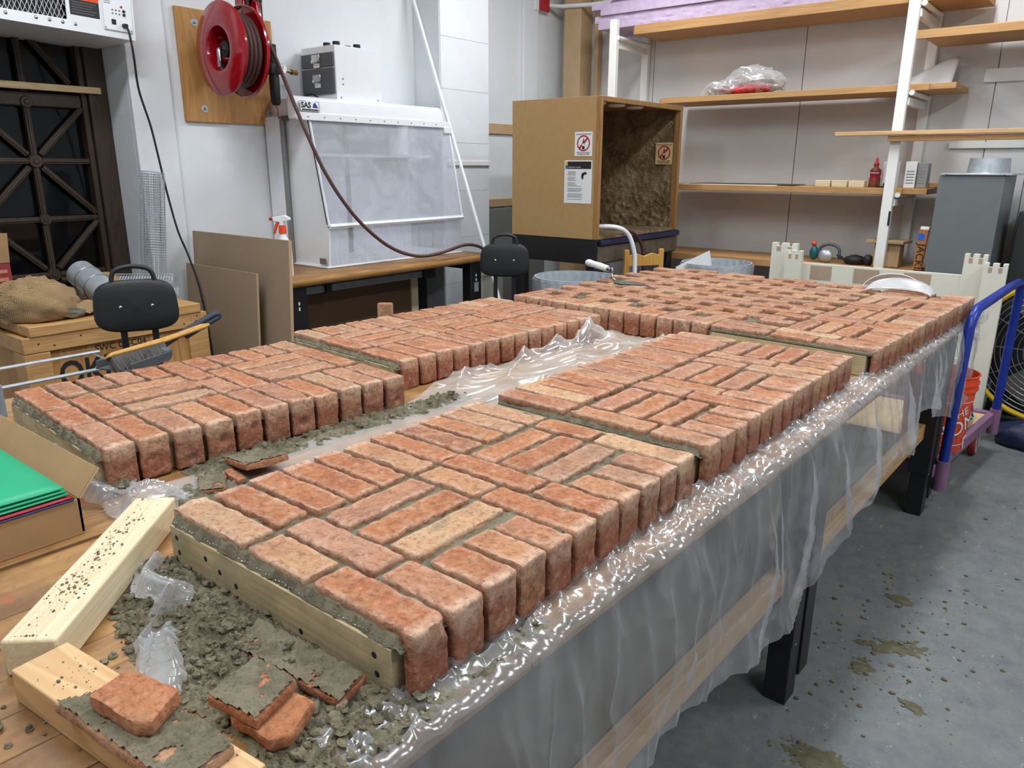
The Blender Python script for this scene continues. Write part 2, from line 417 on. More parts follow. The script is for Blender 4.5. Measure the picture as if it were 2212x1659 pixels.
# ------------------------------------------------------------------ setting
WX = -4.15      # left wall face
WY = 5.9        # shelf wall face
def srf(name, mat, boxes, parent=None):
    mb = MB()
    for b in boxes: mb.bx(*b)
    o = mb.build(name, mat, parent)
    if parent is None: struct(o)
    return o
srf('floor', M_FLOOR, [(-4.6, 3.3, -3.2, 6.2, -.08, 0)])
srf('ceiling', M_WALLB, [(-4.6, 3.3, -3.2, 6.2, 3.42, 3.5)])
WL = srf('wall_left', M_WALL, [(-4.4, WX, 2.0, 6.2, 0, 3.42), (-4.4, WX, -3.2, .62, 0, 3.42), (-4.4, WX, .62, 2.0, 0, .8), (-4.4, WX, .62, 2.0, 2.62, 3.42)])
WB = srf('wall_back', M_WALLB, [(-4.15, 3.2, WY+.02, WY+.12, 0, 3.42)])
srf('wall_right', M_WALL, [(3.2, 3.3, -3.2, 6.2, 0, 3.42)])
srf('wall_near', M_WALL, [(-4.15, 3.2, -3.2, -3.1, 0, 3.42)])
# painted sheets that cover the shelf wall, with open seams
for k, (a, b) in enumerate([(-4.15, -3.238), (-3.232, -2.018), (-2.012, -.798), (-.792, -.55), (-.545, .42), (.426, 1.64), (1.646, 3.2)]):
    box('wall_panel', M_WALLB, WB, a, b, WY, WY+.02, 0, 3.4, .001)
for z0, z1, x0, x1 in ((2.02, 2.10, -.86, -.36), (2.02, 2.10, -.35, .6), (1.62, 1.66, -1.0, .5)):
    box('wall_batten', M_WHITEPOST, WB, x0, x1, WY-.03, WY, z0, z1, .003)
# shallow pilaster beside the window and the boxed column
struct(MB().bx(WX, WX+.035, 2.0, 2.22, 0, 3.42).build('trim_1', M_WALL, None, bevel=.004))
colm = struct(MB().bx(WX, -3.9, 4.07, 4.59, 0, 3.42).build('trim_2', M_WALL, None, bevel=.004))
for z, z2 in ((.3, .64), (.64, .98), (.98, 1.32), (1.32, 1.66), (1.66, 2.02), (2.02, 2.36), (2.36, 2.7)):
    box('sheet_panel', M_WALL, colm, -3.9, -3.894, 4.075, 4.585, z+.0008, z2-.0008, .001)
box('cover_strip', M_WHITEPOST, colm, -3.894, -3.88, 4.12, 4.585, 1.5, 1.535, .003)
struct(MB().bx(WX, WX+.02, 4.59, 5.6, 1.75, 1.83).build('trim_3', M_TRIM, None, bevel=.003))
struct(MB().bx(WX, WX+.02, 4.59, 5.6, 1.17, 1.235).build('trim_4', M_TRIM, None, bevel=.003))
struct(MB().bx(WX, WX+.03, 5.3, 5.5, 0, 3.42).build('trim_5', M_WALL, None, bevel=.004))
struct(MB().bx(-4.0, -3.83, 5.70, 5.88, 0, 3.42).build('trim_6', M_TRIM, None, bevel=.004))
struct(MB().bx(-3.77, -3.73, 5.82, 5.88, 0, 3.42).build('trim_7', M_TRIM, None, bevel=.003))
struct(MB().bx(WX, 3.2, WY-.02, WY, .06, .16).build('baseboard_back', M_TRIM, None, bevel=.003))
# ceiling fixtures
LAMP_AT = ['above the black stool and crate', 'above the lined bin and spray booth', 'nearest the camera over the table end', 'above the middle of the brick panels', 'above the castle panels', 'over the open floor near the camera', 'over the open floor by the cart']
for k, (lx, ly) in enumerate(LAMPS):
    t = thing('ceiling_light', 'white fluorescent ceiling fixture '+LAMP_AT[k], 'lamp', (lx, ly, LAMP_Z), group='fluorescent ceiling lights')
    MB().bx(lx-.16, lx+.16, ly-.62, ly+.62, LAMP_Z+.03, LAMP_Z+.14).build('housing', M_WHITEM, t, bevel=.01)
    for s in (-.08, .08):
        MB().cyl((lx+s, ly-.6, LAMP_Z+.015), (lx+s, ly+.6, LAMP_Z+.015), .013, n=10).build('tube', M_PAPER, t, smooth=1)

# ------------------------------------------------------------------ window with diagonal glazing bars, dark room behind
gx = -4.42
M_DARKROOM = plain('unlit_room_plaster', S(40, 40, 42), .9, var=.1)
win = struct(thing('window_1', 'dark stained wooden window with diagonal glazing bars', 'window', (gx, 1.3, .8)))
del win['label']; del win['category']
box('frame_jamb', M_DARKWOOD, win, -4.52, -4.37, 1.90, 2.0, .8, 2.62, .006)
box('frame_jamb', M_DARKWOOD, win, -4.46, -4.39, 1.87, 1.90, .8, 2.62, .006)
box('frame_jamb', M_DARKWOOD, win, -4.52, -4.37, .62, .70, .8, 2.62, .006)
box('frame_head', M_DARKWOOD, win, -4.52, -4.37, .62, 2.0, 2.54, 2.62, .006)
box('window_sill', M_DARKWOOD, win, -4.52, -4.30, .62, 2.0, .8, .86, .006)
box('rail', M_DARKWOOD, win, -4.46, -4.40, .70, 1.87, 1.78, 1.85, .006)
def bar(a, b, wd=.029, th=.03):
    a = Vector(a); b = Vector(b); d = b-a; L = d.length; ang = math.atan2(d.z, d.y)
    m = Matrix.Translation((a+b)/2) @ Matrix.Rotation(ang, 4, 'X')
    mb = MB().bx(-th/2, th/2, -L/2, L/2, -wd/2, wd/2, m).bx(-th/2-.006, th/2+.006, -L/2, L/2, -wd/5, wd/5, m)
    return mb.build('glazing_bar', M_DARKWOOD, win, bevel=.003)
cy_, cz_ = 1.607, 1.515
for c0 in (cy_, cy_-.58):
    for zc, zt, zb in ((cz_, 1.79, 1.225), (cz_-.58, 1.21, .86)):
        bar((gx, c0, zb), (gx, c0, zt)); bar((gx, c0-.29, zc), (gx, c0+.27, zc))
        for sy in (-1, 1):
            bar((gx, c0+sy*.03, zc+.03), (gx, c0+sy*.265, zc+.27)); bar((gx, c0+sy*.03, zc-.03), (gx, c0+sy*.265, max(.87, zc-.27)))
        bar((gx, c0-.29, 1.222), (gx, c0+.27, 1.222)) if zc == cz_ else None
        MB().lathe([(0, .03), (.012, .03), (.016, .024), (.03, .024), (.036, .016), (.036, 0)], 20, Matrix.Translation((gx, c0, zc)) @ Matrix.Rotation(PI/2, 4, 'Y')).build('boss', M_DARKWOOD, win, smooth=1)
    for zz in (1.80, 1.222):
        MB().lathe([(0, .028), (.01, .028), (.014, .022), (.026, .022), (.03, .016), (.03, 0)], 16, Matrix.Translation((gx+.005, c0, zz)) @ Matrix.Rotation(PI/2, 4, 'Y')).build('boss', M_DARKWOOD, win, smooth=1)
bar((gx, cy_, 1.85), (gx, cy_, 2.54)); bar((gx, cy_-.25, 2.5), (gx, cy_+.22, 1.9)); bar((gx, cy_+.22, 2.5), (gx, cy_-.25, 1.9))
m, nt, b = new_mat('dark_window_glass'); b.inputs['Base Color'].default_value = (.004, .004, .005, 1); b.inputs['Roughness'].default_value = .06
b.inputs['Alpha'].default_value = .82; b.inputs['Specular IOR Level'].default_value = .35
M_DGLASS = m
box('window_pane', M_DGLASS, win, -4.455, -4.45, .68, 1.9, .84, 2.56)
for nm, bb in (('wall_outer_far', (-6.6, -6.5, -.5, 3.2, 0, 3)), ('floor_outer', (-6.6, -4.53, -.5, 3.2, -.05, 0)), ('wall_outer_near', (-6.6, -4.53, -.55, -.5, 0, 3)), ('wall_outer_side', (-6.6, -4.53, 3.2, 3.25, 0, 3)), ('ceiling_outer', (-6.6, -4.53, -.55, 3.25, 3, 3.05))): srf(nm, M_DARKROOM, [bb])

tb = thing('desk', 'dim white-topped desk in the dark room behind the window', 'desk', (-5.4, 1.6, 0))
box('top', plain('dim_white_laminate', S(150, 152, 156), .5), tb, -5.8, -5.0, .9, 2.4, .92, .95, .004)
for x in (-5.75, -5.05):
    for y in (.95, 2.35): box('leg', M_BLACK, tb, x-.02, x+.02, y-.02, y+.02, 0, .92)
tp = thing('transom_stick', 'pale pine stick wedged across the dark window above the bars', 'wood strip', (-4.36, 1.3, 1.85))
MB().bx(-4.375, -4.345, .66, 1.955, 1.856, 1.888).build('stick', M_PINE_Y, tp, bevel=.002)

# ------------------------------------------------------------------ wall air unit above the window
hu = thing('air_unit', 'white wall-mounted air heater with mesh vent and control panel above the window', 'heater', (-4.0, 1.3, 2.06), local=True, rot=(math.radians(-2.2), 0, 0))
# local: origin at its lower right front corner region
hu.location = (-3.95, 1.978, 2.082)
def hb(name, mat, x0, x1, y0, y1, z0, z1, bev=0, par=None): return box(name, mat, par or hu, x0, x1, y0, y1, z0, z1, bev)
casing = MB().bx(-.62, 0, -1.15, 0, 0, .006).bx(-.62, 0, -.006, 0, .006, .6).bx(-.62, 0, -1.15, -1.144, .006, .6).bx(-.004, 0, -.31, -.006, .006, .6).bx(-.004, 0, -1.144, -.31, .006, .045).bx(-.62, 0, -1.15, 0, .6, .606).bx(-.004, 0, -1.144, -1.1, .045, .6).build('casing', M_WHITEM, hu)
hb('vent_recess', M_BLACK, -.06, -.05, -1.12, -.30, .03, .59)
fins = MB()
for k in range(26): fins.bx(-.048, -.02, -1.11+k*.031, -1.108+k*.031, .045, .59)
fins.build('radiator_fins', M_ALU, hu)
ms = MB()
for k in range(60):
    y = -1.45+k*.02
    a = (.0, y, .045); L = .42
    for sgn in (1, -1):
        y0, z0 = y, .045
        y1, z1 = y+sgn*.24, .6
        # clip to the vent opening
        def cl(t): return y0+(y1-y0)*t
        ts = [t/40 for t in range(41) if -1.1 <= cl(t/40) <= -.312]
        if len(ts) > 1: ms.tube([(-.002, cl(ts[0]), z0+(z1-z0)*ts[0]), (-.002, cl(ts[-1]), z0+(z1-z0)*ts[-1])], .0011, 4, False)
ms.build('expanded_mesh', M_WHITEM, hu)
for k in range(3): MB().lathe([(0, .004), (.005, .003), (.008, 0)], 12, Matrix.Translation((.0005, -.66+k*.05-.02*0-.0, .028)) @ Matrix.Rotation(PI/2, 4, 'Y')).build('screw', M_CHROME, hu, smooth=1)
for k in range(4): MB().lathe([(0, .004), (.005, .003), (.008, 0)], 12, Matrix.Translation((.0005, -.44+k*.055-.0, .03)) @ Matrix.Rotation(PI/2, 4, 'Y')).build('screw', M_CHROME, hu, smooth=1)
lb = hb('warning_label', plain('label_black', S(34, 34, 36), .5), .0005, .0015, -.293, -.163, .07, .16)
hb('orange_band', M_ORANGE, .0015, .002, -.293, -.163, .137, .16, par=lb)
text('lettering', 'WARNING', .013, M_INK, lb, (.0022, -.262, .144), (0, 1, 0), (0, 0, 1))
for k in range(5): hb('text_line', plain('label_grey', S(120, 120, 120), .6), .0015, .002, -.285, -.175-.012*(k % 3), .125-k*.011, .127-k*.011, par=lb)
cp = hb('control_panel', M_WHITEP, .0005, .008, -.148, -.012, .03, .3, .004)
for s_, zz in (('Model No.', .155), ('Serial No.', .146)): text('lettering', s_, .0075, M_INK, cp, (.0084, -.142, zz), (0, 1, 0), (0, 0, 1))
for r in range(2):
    for c in range(3): MB().cyl((.008, -.105+c*.016, .122-r*.016), (.011, -.105+c*.016, .122-r*.016), .0028, n=10).build('indicator', M_INK, cp)
for zz in (.122, .106): MB().cyl((.008, -.052, zz), (.013, -.052, zz), .0065, n=14).build('button', M_RUBBER, cp)
MB().cyl((.008, -.062, .140), (.012, -.062, .140), .005, n=12).build('lamp', M_SIGNRED, cp)
hb('rocker_switch', M_RUBBER, .008, .013, -.113, -.093, .058, .08, .002, cp)
for y in (-.140, -.02):
    MB().lathe([(0, .003), (.003, .002), (.005, 0)], 10, Matrix.Translation((.008, y, .04)) @ Matrix.Rotation(PI/2, 4, 'Y')).build('screw', M_CHROME, cp)
cord = [(-3.945, 1.925, 2.142), (-3.9, 1.922, 2.12), (-3.89, 1.925, 2.05), (-3.9, 1.933, 1.987), (-3.93, 1.952, 1.853), (-3.95, 1.998, 1.693), (-3.95, 2.017, 1.558), (-3.95, 2.044, 1.35), (-3.92, 2.062, 1.159), (-3.9, 2.098, 1.011), (-3.85, 2.116, .793), (-3.8, 2.12, .3), (-3.8, 2.1, .01)]
t = thing('power_cord', 'black power cord hanging from the white air unit down the wall', 'cord', (-3.9, 2.0, 0))
MB().tube(smoothpath(cord, 8), .0055, 8).build('cable', M_RUBBER, t, smooth=1)
MB().tube([(-3.944, 1.925, 2.142), (-3.915, 1.924, 2.14)], [.011, .009], 12).build('plug', M_RUBBER, t, smooth=1)

# ------------------------------------------------------------------ hose reel on its plywood board
t = thing('backing_board', 'square plywood board bolted to the white wall behind the red reel', 'board', (-4.14, 2.59, 1.73))
MB().bx(WX+.002, WX+.022, 2.295, 2.885, 1.73, 2.31).build('plywood_sheet', M_PLY, t, bevel=.002)
for y, z in ((2.40, 2.24), (2.41, 1.80), (2.83, 1.80), (2.83, 2.25)):
    w_ = MB().lathe([(0, .003), (.019, .003), (.021, 0)], 20, Matrix.Translation((WX+.022, y, z)) @ Matrix.Rotation(PI/2, 4, 'Y')).build('washer', M_STEEL, t, smooth=1)
    MB().lathe([(0, .012), (.006, .011), (.008, .003)], 6, Matrix.Translation((WX+.022, y, z)) @ Matrix.Rotation(PI/2, 4, 'Y')).build('bolt', M_ALU, w_)
t = thing('hose_reel', 'glossy red steel hose reel mounted on the plywood board', 'hose reel', (-3.8, 2.42, 1.85))
RC = Vector((-3.80, 0, 2.075)); RY = Matrix.Rotation(-PI/2, 4, 'X')   # local z -> world -y... axis along +Y
def ry(y): return Matrix.Translation((RC.x, y, RC.z)) @ Matrix.Rotation(-PI/2, 4, 'X')
# near flange: wide dished disc with a deep hub well
MB().lathe([(.222, .012), (.228, .006), (.228, -.004), (.220, -.010), (.125, -.022), (.108, -.018), (.100, .0), (.096, .075), (.0, .08)], 48, ry(2.345)).build('flange', M_RED, t, smooth=35)
MB().lathe([(.222, -.010), (.228, -.004), (.228, .006), (.216, .012), (.10, .02), (.0, .02)], 48, ry(2.475)).build('flange', M_RED, t, smooth=35)
MB().lathe([(.17, 0), (.17, .13)], 40, ry(2.345)).build('hose_coil', M_HOSE, t, smooth=1)
for k in range(5): MB().lathe([(.175+.008*math.cos(a), .012+k*.026+.011*math.sin(a)) for a in [i*PI/4 for i in range(9)]], 40, ry(2.345)).build('hose_turn', M_HOSE, t, smooth=1)
MB().cyl((RC.x, 2.36, RC.z), (RC.x, 2.42, RC.z), .04, n=20).build('hub_cap', M_RUBBER, t, smooth=1)
sw = MB().tube([(RC.x, 2.42, RC.z), (RC.x, 2.355, RC.z)], .013, 12).tube(smoothpath([(RC.x, 2.355, RC.z), (RC.x, 2.335, RC.z-.004), (RC.x+.002, 2.33, RC.z-.02), (RC.x+.004, 2.33, RC.z-.075)]), .012, 12).build('swivel_joint', M_CHROME, t, smooth=1)
MB().tube([(RC.x+.004, 2.33, RC.z-.06), (RC.x+.005, 2.33, RC.z-.09)], .017, 6).build('hex_nut', M_CHROME, sw)
MB().tube(smoothpath([(RC.x+.005, 2.33, RC.z-.09), (RC.x+.01, 2.35, RC.z-.12), (RC.x-.03, 2.37, RC.z-.10), (RC.x-.07, 2.38, RC.z-.04)]), .011, 10).build('inlet_hose', M_HOSE, t, smooth=1)
# mounting frame and guide arm
MB().bx(WX+.022, WX+.03, 2.44, 2.66, 1.95, 2.23).bx(WX+.03, RC.x+.02, 2.50, 2.515, 1.98, 2.2).bx(RC.x-.05, RC.x+.05, 2.495, 2.52, 2.0, 2.16).build('mounting_frame', M_RED, t, bevel=.004)
arm = MB().prism([(-.08, -.02), (.09, -.06), (.12, .08), (.10, .20), (-.02, .24), (-.06, .12)], -.012, .012, Matrix.Translation((-3.84, 2.545, 2.12)) @ Matrix.Rotation(PI/2, 4, 'X')).build('guide_arm', M_RED, t, bevel=.005)
gh = MB().bx(-3.80, -3.785, 2.49, 2.60, 2.205, 2.225).bx(-3.80, -3.785, 2.49, 2.60, 2.325, 2.345).bx(-3.80, -3.785, 2.49, 2.51, 2.225, 2.325).bx(-3.80, -3.785, 2.58, 2.60, 2.225, 2.325).bx(-3.86, -3.80, 2.485, 2.605, 2.2, 2.35).build('guide_housing', M_RED, t, bevel=.004)
for y in (2.505, 2.582):
    MB().cyl((-3.775, y, 2.215), (-3.775, y, 2.335), .009, n=12).build('guide_roller', M_RUBBER, gh, smooth=1)
for z in (2.215, 2.332):
    MB().cyl((-3.775, 2.50, z), (-3.775, 2.59, z), .009, n=12).build('guide_roller', M_RUBBER, gh, smooth=1)
for y in (2.495, 2.595):
    for z in (2.205, 2.345): MB().ball((-3.772, y, z), .006, 8, 6).build('bolt', M_CHROME, gh, smooth=1)
t = thing('air_hose', 'maroon rubber air hose drooping from the red reel to the workbench edge', 'hose', (-3.5, 3.0, .93))
hp = [(-3.80, 2.545, 2.30), (-3.77, 2.548, 2.27), (-3.74, 2.55, 2.228), (-3.7, 2.563, 2.125), (-3.68, 2.601, 2.014), (-3.64, 2.664, 1.795), (-3.6, 2.706, 1.639), (-3.57, 2.776, 1.462), (-3.54, 2.88, 1.287), (-3.52, 3.009, 1.144), (-3.5, 3.187, 1.014), (-3.46, 3.363, .951), (-3.42, 3.532, .957), (-3.42, 3.754, .99), (-3.44, 3.917, .973), (-3.46, 4.018, .925), (-3.5, 4.06, .8)]
MB().tube(smoothpath(hp, 6), .0105, 12).build('hose', M_HOSE, t, smooth=1)
t = thing('air_regulator', 'black air regulator with round white gauge beside the red reel', 'regulator', (-3.98, 2.79, 1.85))
rg = (-3.98, 2.775)
MB().tube([(rg[0], rg[1], 1.835), (rg[0], rg[1], 1.85), (rg[0], rg[1], 1.98), (rg[0], rg[1], 2.0)], [.02, .028, .03, .026], 16).build('filter_bowl', M_RUBBER, t, smooth=1)
MB().bx(rg[0]-.03, rg[0]+.03, rg[1]-.035, rg[1]+.035, 2.0, 2.06).build('body', M_RUBBER, t, bevel=.008)
MB().tube([(rg[0], rg[1], 2.06), (rg[0], rg[1], 2.16)], [.026, .024], 16).build('adjusting_knob', M_RUBBER, t, smooth=1)
gd = MB().cyl((rg[0]+.03, rg[1]+.03, 2.03), (rg[0]+.05, rg[1]+.03, 2.03), .027, n=24).build('gauge', M_STEEL, t, smooth=1)
MB().cyl((rg[0]+.05, rg[1]+.03, 2.03), (rg[0]+.052, rg[1]+.03, 2.03), .023, n=24).build('gauge_face', M_PAPER, gd)
MB().bx(rg[0]+.0525, rg[0]+.0535, rg[1]+.028, rg[1]+.031, 2.03, 2.048).build('needle', M_INK, gd)
MB().tube([(rg[0], rg[1]+.035, 2.03), (rg[0], rg[1]+.13, 2.025)], .009, 10).tube([(rg[0], rg[1]+.12, 2.025), (rg[0], rg[1]+.16, 2.023)], .016, 6).build('brass_fitting', plain('aged_brass', S(120, 96, 60), .4, .8), t)
MB().tube(smoothpath([(rg[0], rg[1], 1.835), (rg[0]+.005, rg[1]+.005, 1.80), (rg[0]-.005, rg[1]+.012, 1.77), (rg[0], rg[1]+.03, 1.75)]), .003, 6).build('drain_tube', M_SIGNRED, t, smooth=1)
MB().tube([(rg[0], rg[1]-.03, 2.03), (rg[0]+.01, rg[1]-.09, 2.03)], .008, 10).build('inlet_fitting', M_CHROME, t, smooth=1)
for z in (1.98,): box('mount_bracket', M_BLACK, t, WX+.022, rg[0]-.02, rg[1]-.012, rg[1]+.012, 2.005, 2.045)

# ------------------------------------------------------------------ workbench along the left wall
BZ = .91
t = thing('workbench', 'workbench with rounded worn wooden edge and black steel legs under the acrylic hood', 'workbench', (-3.75, 3.2, 0))
MB().bx(-4.12, -3.47, 2.4, 4.06, BZ-.045, BZ).build('top', M_TABLE, t, bevel=.004)
prof = [(-3.47, BZ-.05), (-3.47, BZ+.0)]+[(-3.445+.028*math.sin(a), BZ-.024+.026*math.cos(a)) for a in [i*PI/8 for i in range(9)]]
MB().prism([(x, z) for x, z in prof], 2.4, 4.06, Matrix(((1, 0, 0, 0), (0, 0, 1, 0), (0, 1, 0, 0), (0, 0, 0, 1)))).build('rounded_edge', wood('worn_bench_edge', S(178, 130, 70), S(128, 84, 42), 'Y', 14, .08), t, smooth=1)
for y in (2.46, 3.93):
    lg = MB().bx(-3.54, -3.46, y-.055, y+.055, 0, BZ-.045).bx(-4.08, -4.0, y-.055, y+.055, 0, BZ-.045).bx(-4.0, -3.54, y-.04, y+.04, BZ-.1, BZ-.045).build('leg', M_BLACK, t, bevel=.004)
    if y > 3: MB().bx(-3.46, -3.458, y-.02, y+.022, .655, .72).build('label', M_STEEL, lg)
    for z in (.76, .73): MB().bx(-3.46, -3.4585, y-.006, y+.004, z, z+.018).build('slot', M_PAPER, lg)
box('apron_rail', plain('grey_steel_rail', S(150, 152, 154), .4, .5), t, -3.60, -3.57, 2.5, 3.62, .79, .83)
box('rail_bracket', M_BLACK, t, -3.61, -3.55, 3.52, 3.62, .78, .86, .004)
box('rail_bracket', M_BLACK, t, -3.61, -3.55, 2.72, 2.76, .78, .86, .004)
t = thing('hardboard_sheet', 'dark brown hardboard sheet stored upright beneath the workbench', 'board', (-3.78, 3.1, 0))
MB().bx(-3.80, -3.78, 2.55, 3.66, 0, .775).build('sheet', plain('dark_hardboard', S(104, 78, 54), .7, var=.06), t)
box('edge_batten', M_PINE, t, -3.78, -3.76, 3.60, 3.66, 0, .775, .003)

# ------------------------------------------------------------------ clear acrylic hood on the bench
m, nt, b = new_mat('clear_acrylic'); out = nt.nodes['Material Output']
tr = nt.nodes.new('ShaderNodeBsdfTransparent'); tr.inputs[0].default_value = (.93, .94, .96, 1)
b.inputs['Base Color'].default_value = (.8, .82, .87, 1); b.inputs['Roughness'].default_value = .05
mx = nt.nodes.new('ShaderNodeMixShader'); v = coords(nt)
nt.links.new(ramp(nt, noise_n(nt, v, 7, 5, dist=1), [(.35, (.2, .2, .2, 1)), (.7, (.32, .32, .32, 1))]), mx.inputs[0])
nt.links.new(tr.outputs[0], mx.inputs[1]); nt.links.new(b.outputs[0], mx.inputs[2]); nt.links.new(mx.outputs[0], out.inputs[0])
M_ACR = m
t = thing('fume_hood', 'white benchtop hood with sloping clear acrylic front on the workbench', 'fume hood', (-3.9, 3.4, BZ))
HY0, HY1 = 2.82, 3.97
side = [(-4.12, BZ+.012), (-3.64, BZ+.012), (-3.625, BZ+.24), (-3.75, BZ+.86), (-4.12, BZ+.86)]
XZ = Matrix(((1, 0, 0, 0), (0, 0, 1, 0), (0, 1, 0, 0), (0, 0, 0, 1)))
MB().prism(side, HY0, HY0+.012, XZ).build('side_panel', M_WHITEP, t)
MB().prism(side, HY1-.012, HY1, XZ).build('side_panel', M_ACR, t)
box('back_panel', M_WHITEP, t, -4.13, -4.12, HY0, HY1, BZ+.012, BZ+.86)
box('base', M_WHITEP, t, -4.13, -3.63, HY0-.02, HY1+.01, BZ+.001, BZ+.012, .003)
box('inner_shelf', M_WHITEP, t, -4.12, -3.9, HY0+.012, HY1-.012, BZ+.64, BZ+.66)
box('inner_strip', M_ALU, t, -4.119, -4.11, HY0+.55, HY0+.58, BZ+.02, BZ+.84)
box('inner_bracket', M_STEEL, t, -4.1, -3.92, HY0+.04, HY0+.4, BZ+.60, BZ+.615)
box('inner_bracket', M_STEEL, t, -4.1, -3.92, HY1-.38, HY1-.04, BZ+.60, BZ+.615)
# sloping window with white rim
d = Vector((-3.75+3.625, 0, .62)); nrm = Vector((.62, 0, .125)).normalized()
def sl(u, v_): return Vector((-3.622, 0, BZ+.245))+d*v_+nrm*.004+Vector((0, HY0+u*(HY1-HY0), 0))
pane = MB(); pane.add([sl(.0, 0), sl(1, 0), sl(1, 1), sl(0, 1)], [(0, 1, 2, 3)]); pane.build('window_pane', M_ACR, t, solid=.004, fix=False)
def rim(a, b, r=.011):
    return MB().tube([a, b], r, 6).build('window_rim', M_WHITEP, t)
rim(sl(0, .0), sl(1, .0), .016); rim(sl(0, 0), sl(0, 1), .007); rim(sl(1, 0), sl(1, 1), .007)
MB().tube([sl(-.012, .02), sl(-.012, 1)], .003, 6).build('black_gasket', M_RUBBER, t)
# strip curtain below the window
for k in range(17):
    y0 = HY0+.015+k*(HY1-HY0-.03)/17; y1 = y0+(HY1-HY0-.03)/17-.002
    MB().bx(-3.637+.003*(k % 2), -3.6355+.003*(k % 2), y0, y1, BZ+.014, BZ+.25).build('strip', M_ACR, t)
# top fascia and lid
pf = [(-3.73, BZ+.84), (-3.722, BZ+.85), (-3.735, BZ+.95), (-3.765, BZ+.965), (-3.80, BZ+.965), (-3.80, BZ+.84)]
box('lid', M_WHITEP, t, -4.13, -3.80, HY0+.02, HY1-.06, BZ+.93, BZ+.965, .003)
box('lid_back', M_WHITEP, t, -4.13, -3.80, HY0+.02, HY0+.03, BZ+.86, BZ+.93)
top = MB().prism(pf, HY0-.10, HY1-.06, XZ).build('fascia', M_WHITEP, t, bevel=.01)
MB().bx(-3.735, -3.72, HY0-.09, HY1-.01, BZ+.835, BZ+.875).build('fascia_lip', M_WHITEP, t, bevel=.003)
for k in range(10): MB().ball((-3.719, HY0-.02+k*.115, BZ+.855), .004, 8, 6).build('screw', M_ALU, t)
MB().bx(-3.74, -3.715, HY1-.06, HY1+.01, BZ+.80, BZ+.84).build('hinge', M_WHITEM, t, bevel=.003)
pl = box('name_plate', M_CHROME, t, -3.724, -3.718, HY0-.075, HY0+.06, BZ+.882, BZ+.938, .002)
box('plate_face', M_PAPER, pl, -3.7178, -3.7172, HY0-.07, HY0+.055, BZ+.886, BZ+.934)
text('lettering', 'SAS', .042, M_INK, pl, (-3.7160, HY0-.066, BZ+.9015), (0, 1, 0), (-.0, 0, 1), bold=.0012)
MB().add([(-3.7166, HY0+.012, BZ+.902), (-3.7166, HY0+.052, BZ+.902), (-3.7166, HY0+.03, BZ+.932), (-3.7166, HY0+.016, BZ+.92)], [(0, 1, 2, 3)]).build('emblem', M_BLUEINK, pl, fix=False)
box('plate_band', M_INK, pl, -3.7168, -3.7163, HY0-.062, HY0+.05, BZ+.888, BZ+.895)
# white back fin panel with grey channel on the near side
t2 = MB().bx(-4.13, -3.985, HY0-.03, HY0-.018, BZ+.012, BZ+.865).build('side_fin', M_WHITEP, t, bevel=.002)
box('channel', M_ALU, t, -3.985, -3.955, HY0-.03, HY0-.012, BZ+.012, BZ+.86, .002)
box('corner_bracket', M_ALU, t, -3.70, -3.64, HY0-.022, HY0-.02, BZ+.025, BZ+.06)
box('top_latch', plain('grey_latch', S(96, 92, 86), .4, .5), t, -3.96, -3.90, HY0-.034, HY0-.02, BZ+.84, BZ+.865, .002)
box('top_plate', M_ACR, t, -4.13, -3.74, HY0-.05, HY0+.0, BZ+.866, BZ+.874)
t = thing('filter_unit', 'white filter box with two grey drawers standing on top of the hood', 'filter unit', (-3.96, 3.25, BZ+.965))
FZ = BZ+.966
MB().bx(-4.12, -3.8, 3.08, 3.43, FZ, FZ+.305).build('cabinet', M_WHITEM, t, bevel=.003)
for z0, z1 in ((FZ+.19, FZ+.265), (FZ+.035, FZ+.18)):
    dr = box('drawer', M_DGREY, t, -4.11, -3.81, 3.068, 3.08, z0, z1, .002)
    hz = z0+(z1-z0)*.62
    MB().bx(-4.0, -3.925, 3.060, 3.068, hz-.02, hz+.022).build('latch_plate', M_CHROME, dr, bevel=.002)
    MB().tube(smoothpath([(-3.995, 3.058, hz-.012), (-3.985, 3.05, hz-.024), (-3.94, 3.05, hz-.024), (-3.93, 3.058, hz-.012)]), .0035, 6).build('pull', M_CHROME, dr, smooth=1)
    MB().bx(-3.99, -3.935, 3.0665, 3.068, hz-.05, hz-.026).build('card', M_PAPER, dr)
for x in (-4.02, -3.93):
    for y in (3.2, 3.36):
        MB().tube([(x, y, FZ+.305), (x, y, FZ+.325)], .008, 10).tube([(x, y, FZ+.325), (x, y, FZ+.345)], .022, 10).build('knob', M_RUBBER, t, smooth=30)
for y, z in ((3.13, FZ+.09), (3.13, FZ+.12), (3.11, FZ+.015), (3.40, FZ+.015)): MB().ball((-3.799, y, z), .005, 8, 6).build('screw', M_ALU, t)
MB().tube(smoothpath([(-4.06, 3.06, FZ+.005), (-4.03, 3.03, FZ+.03), (-3.97, 3.03, FZ+.035), (-3.93, 3.05, FZ+.01)]), .005, 8).build('cable_loop', M_RUBBER, t, smooth=1)
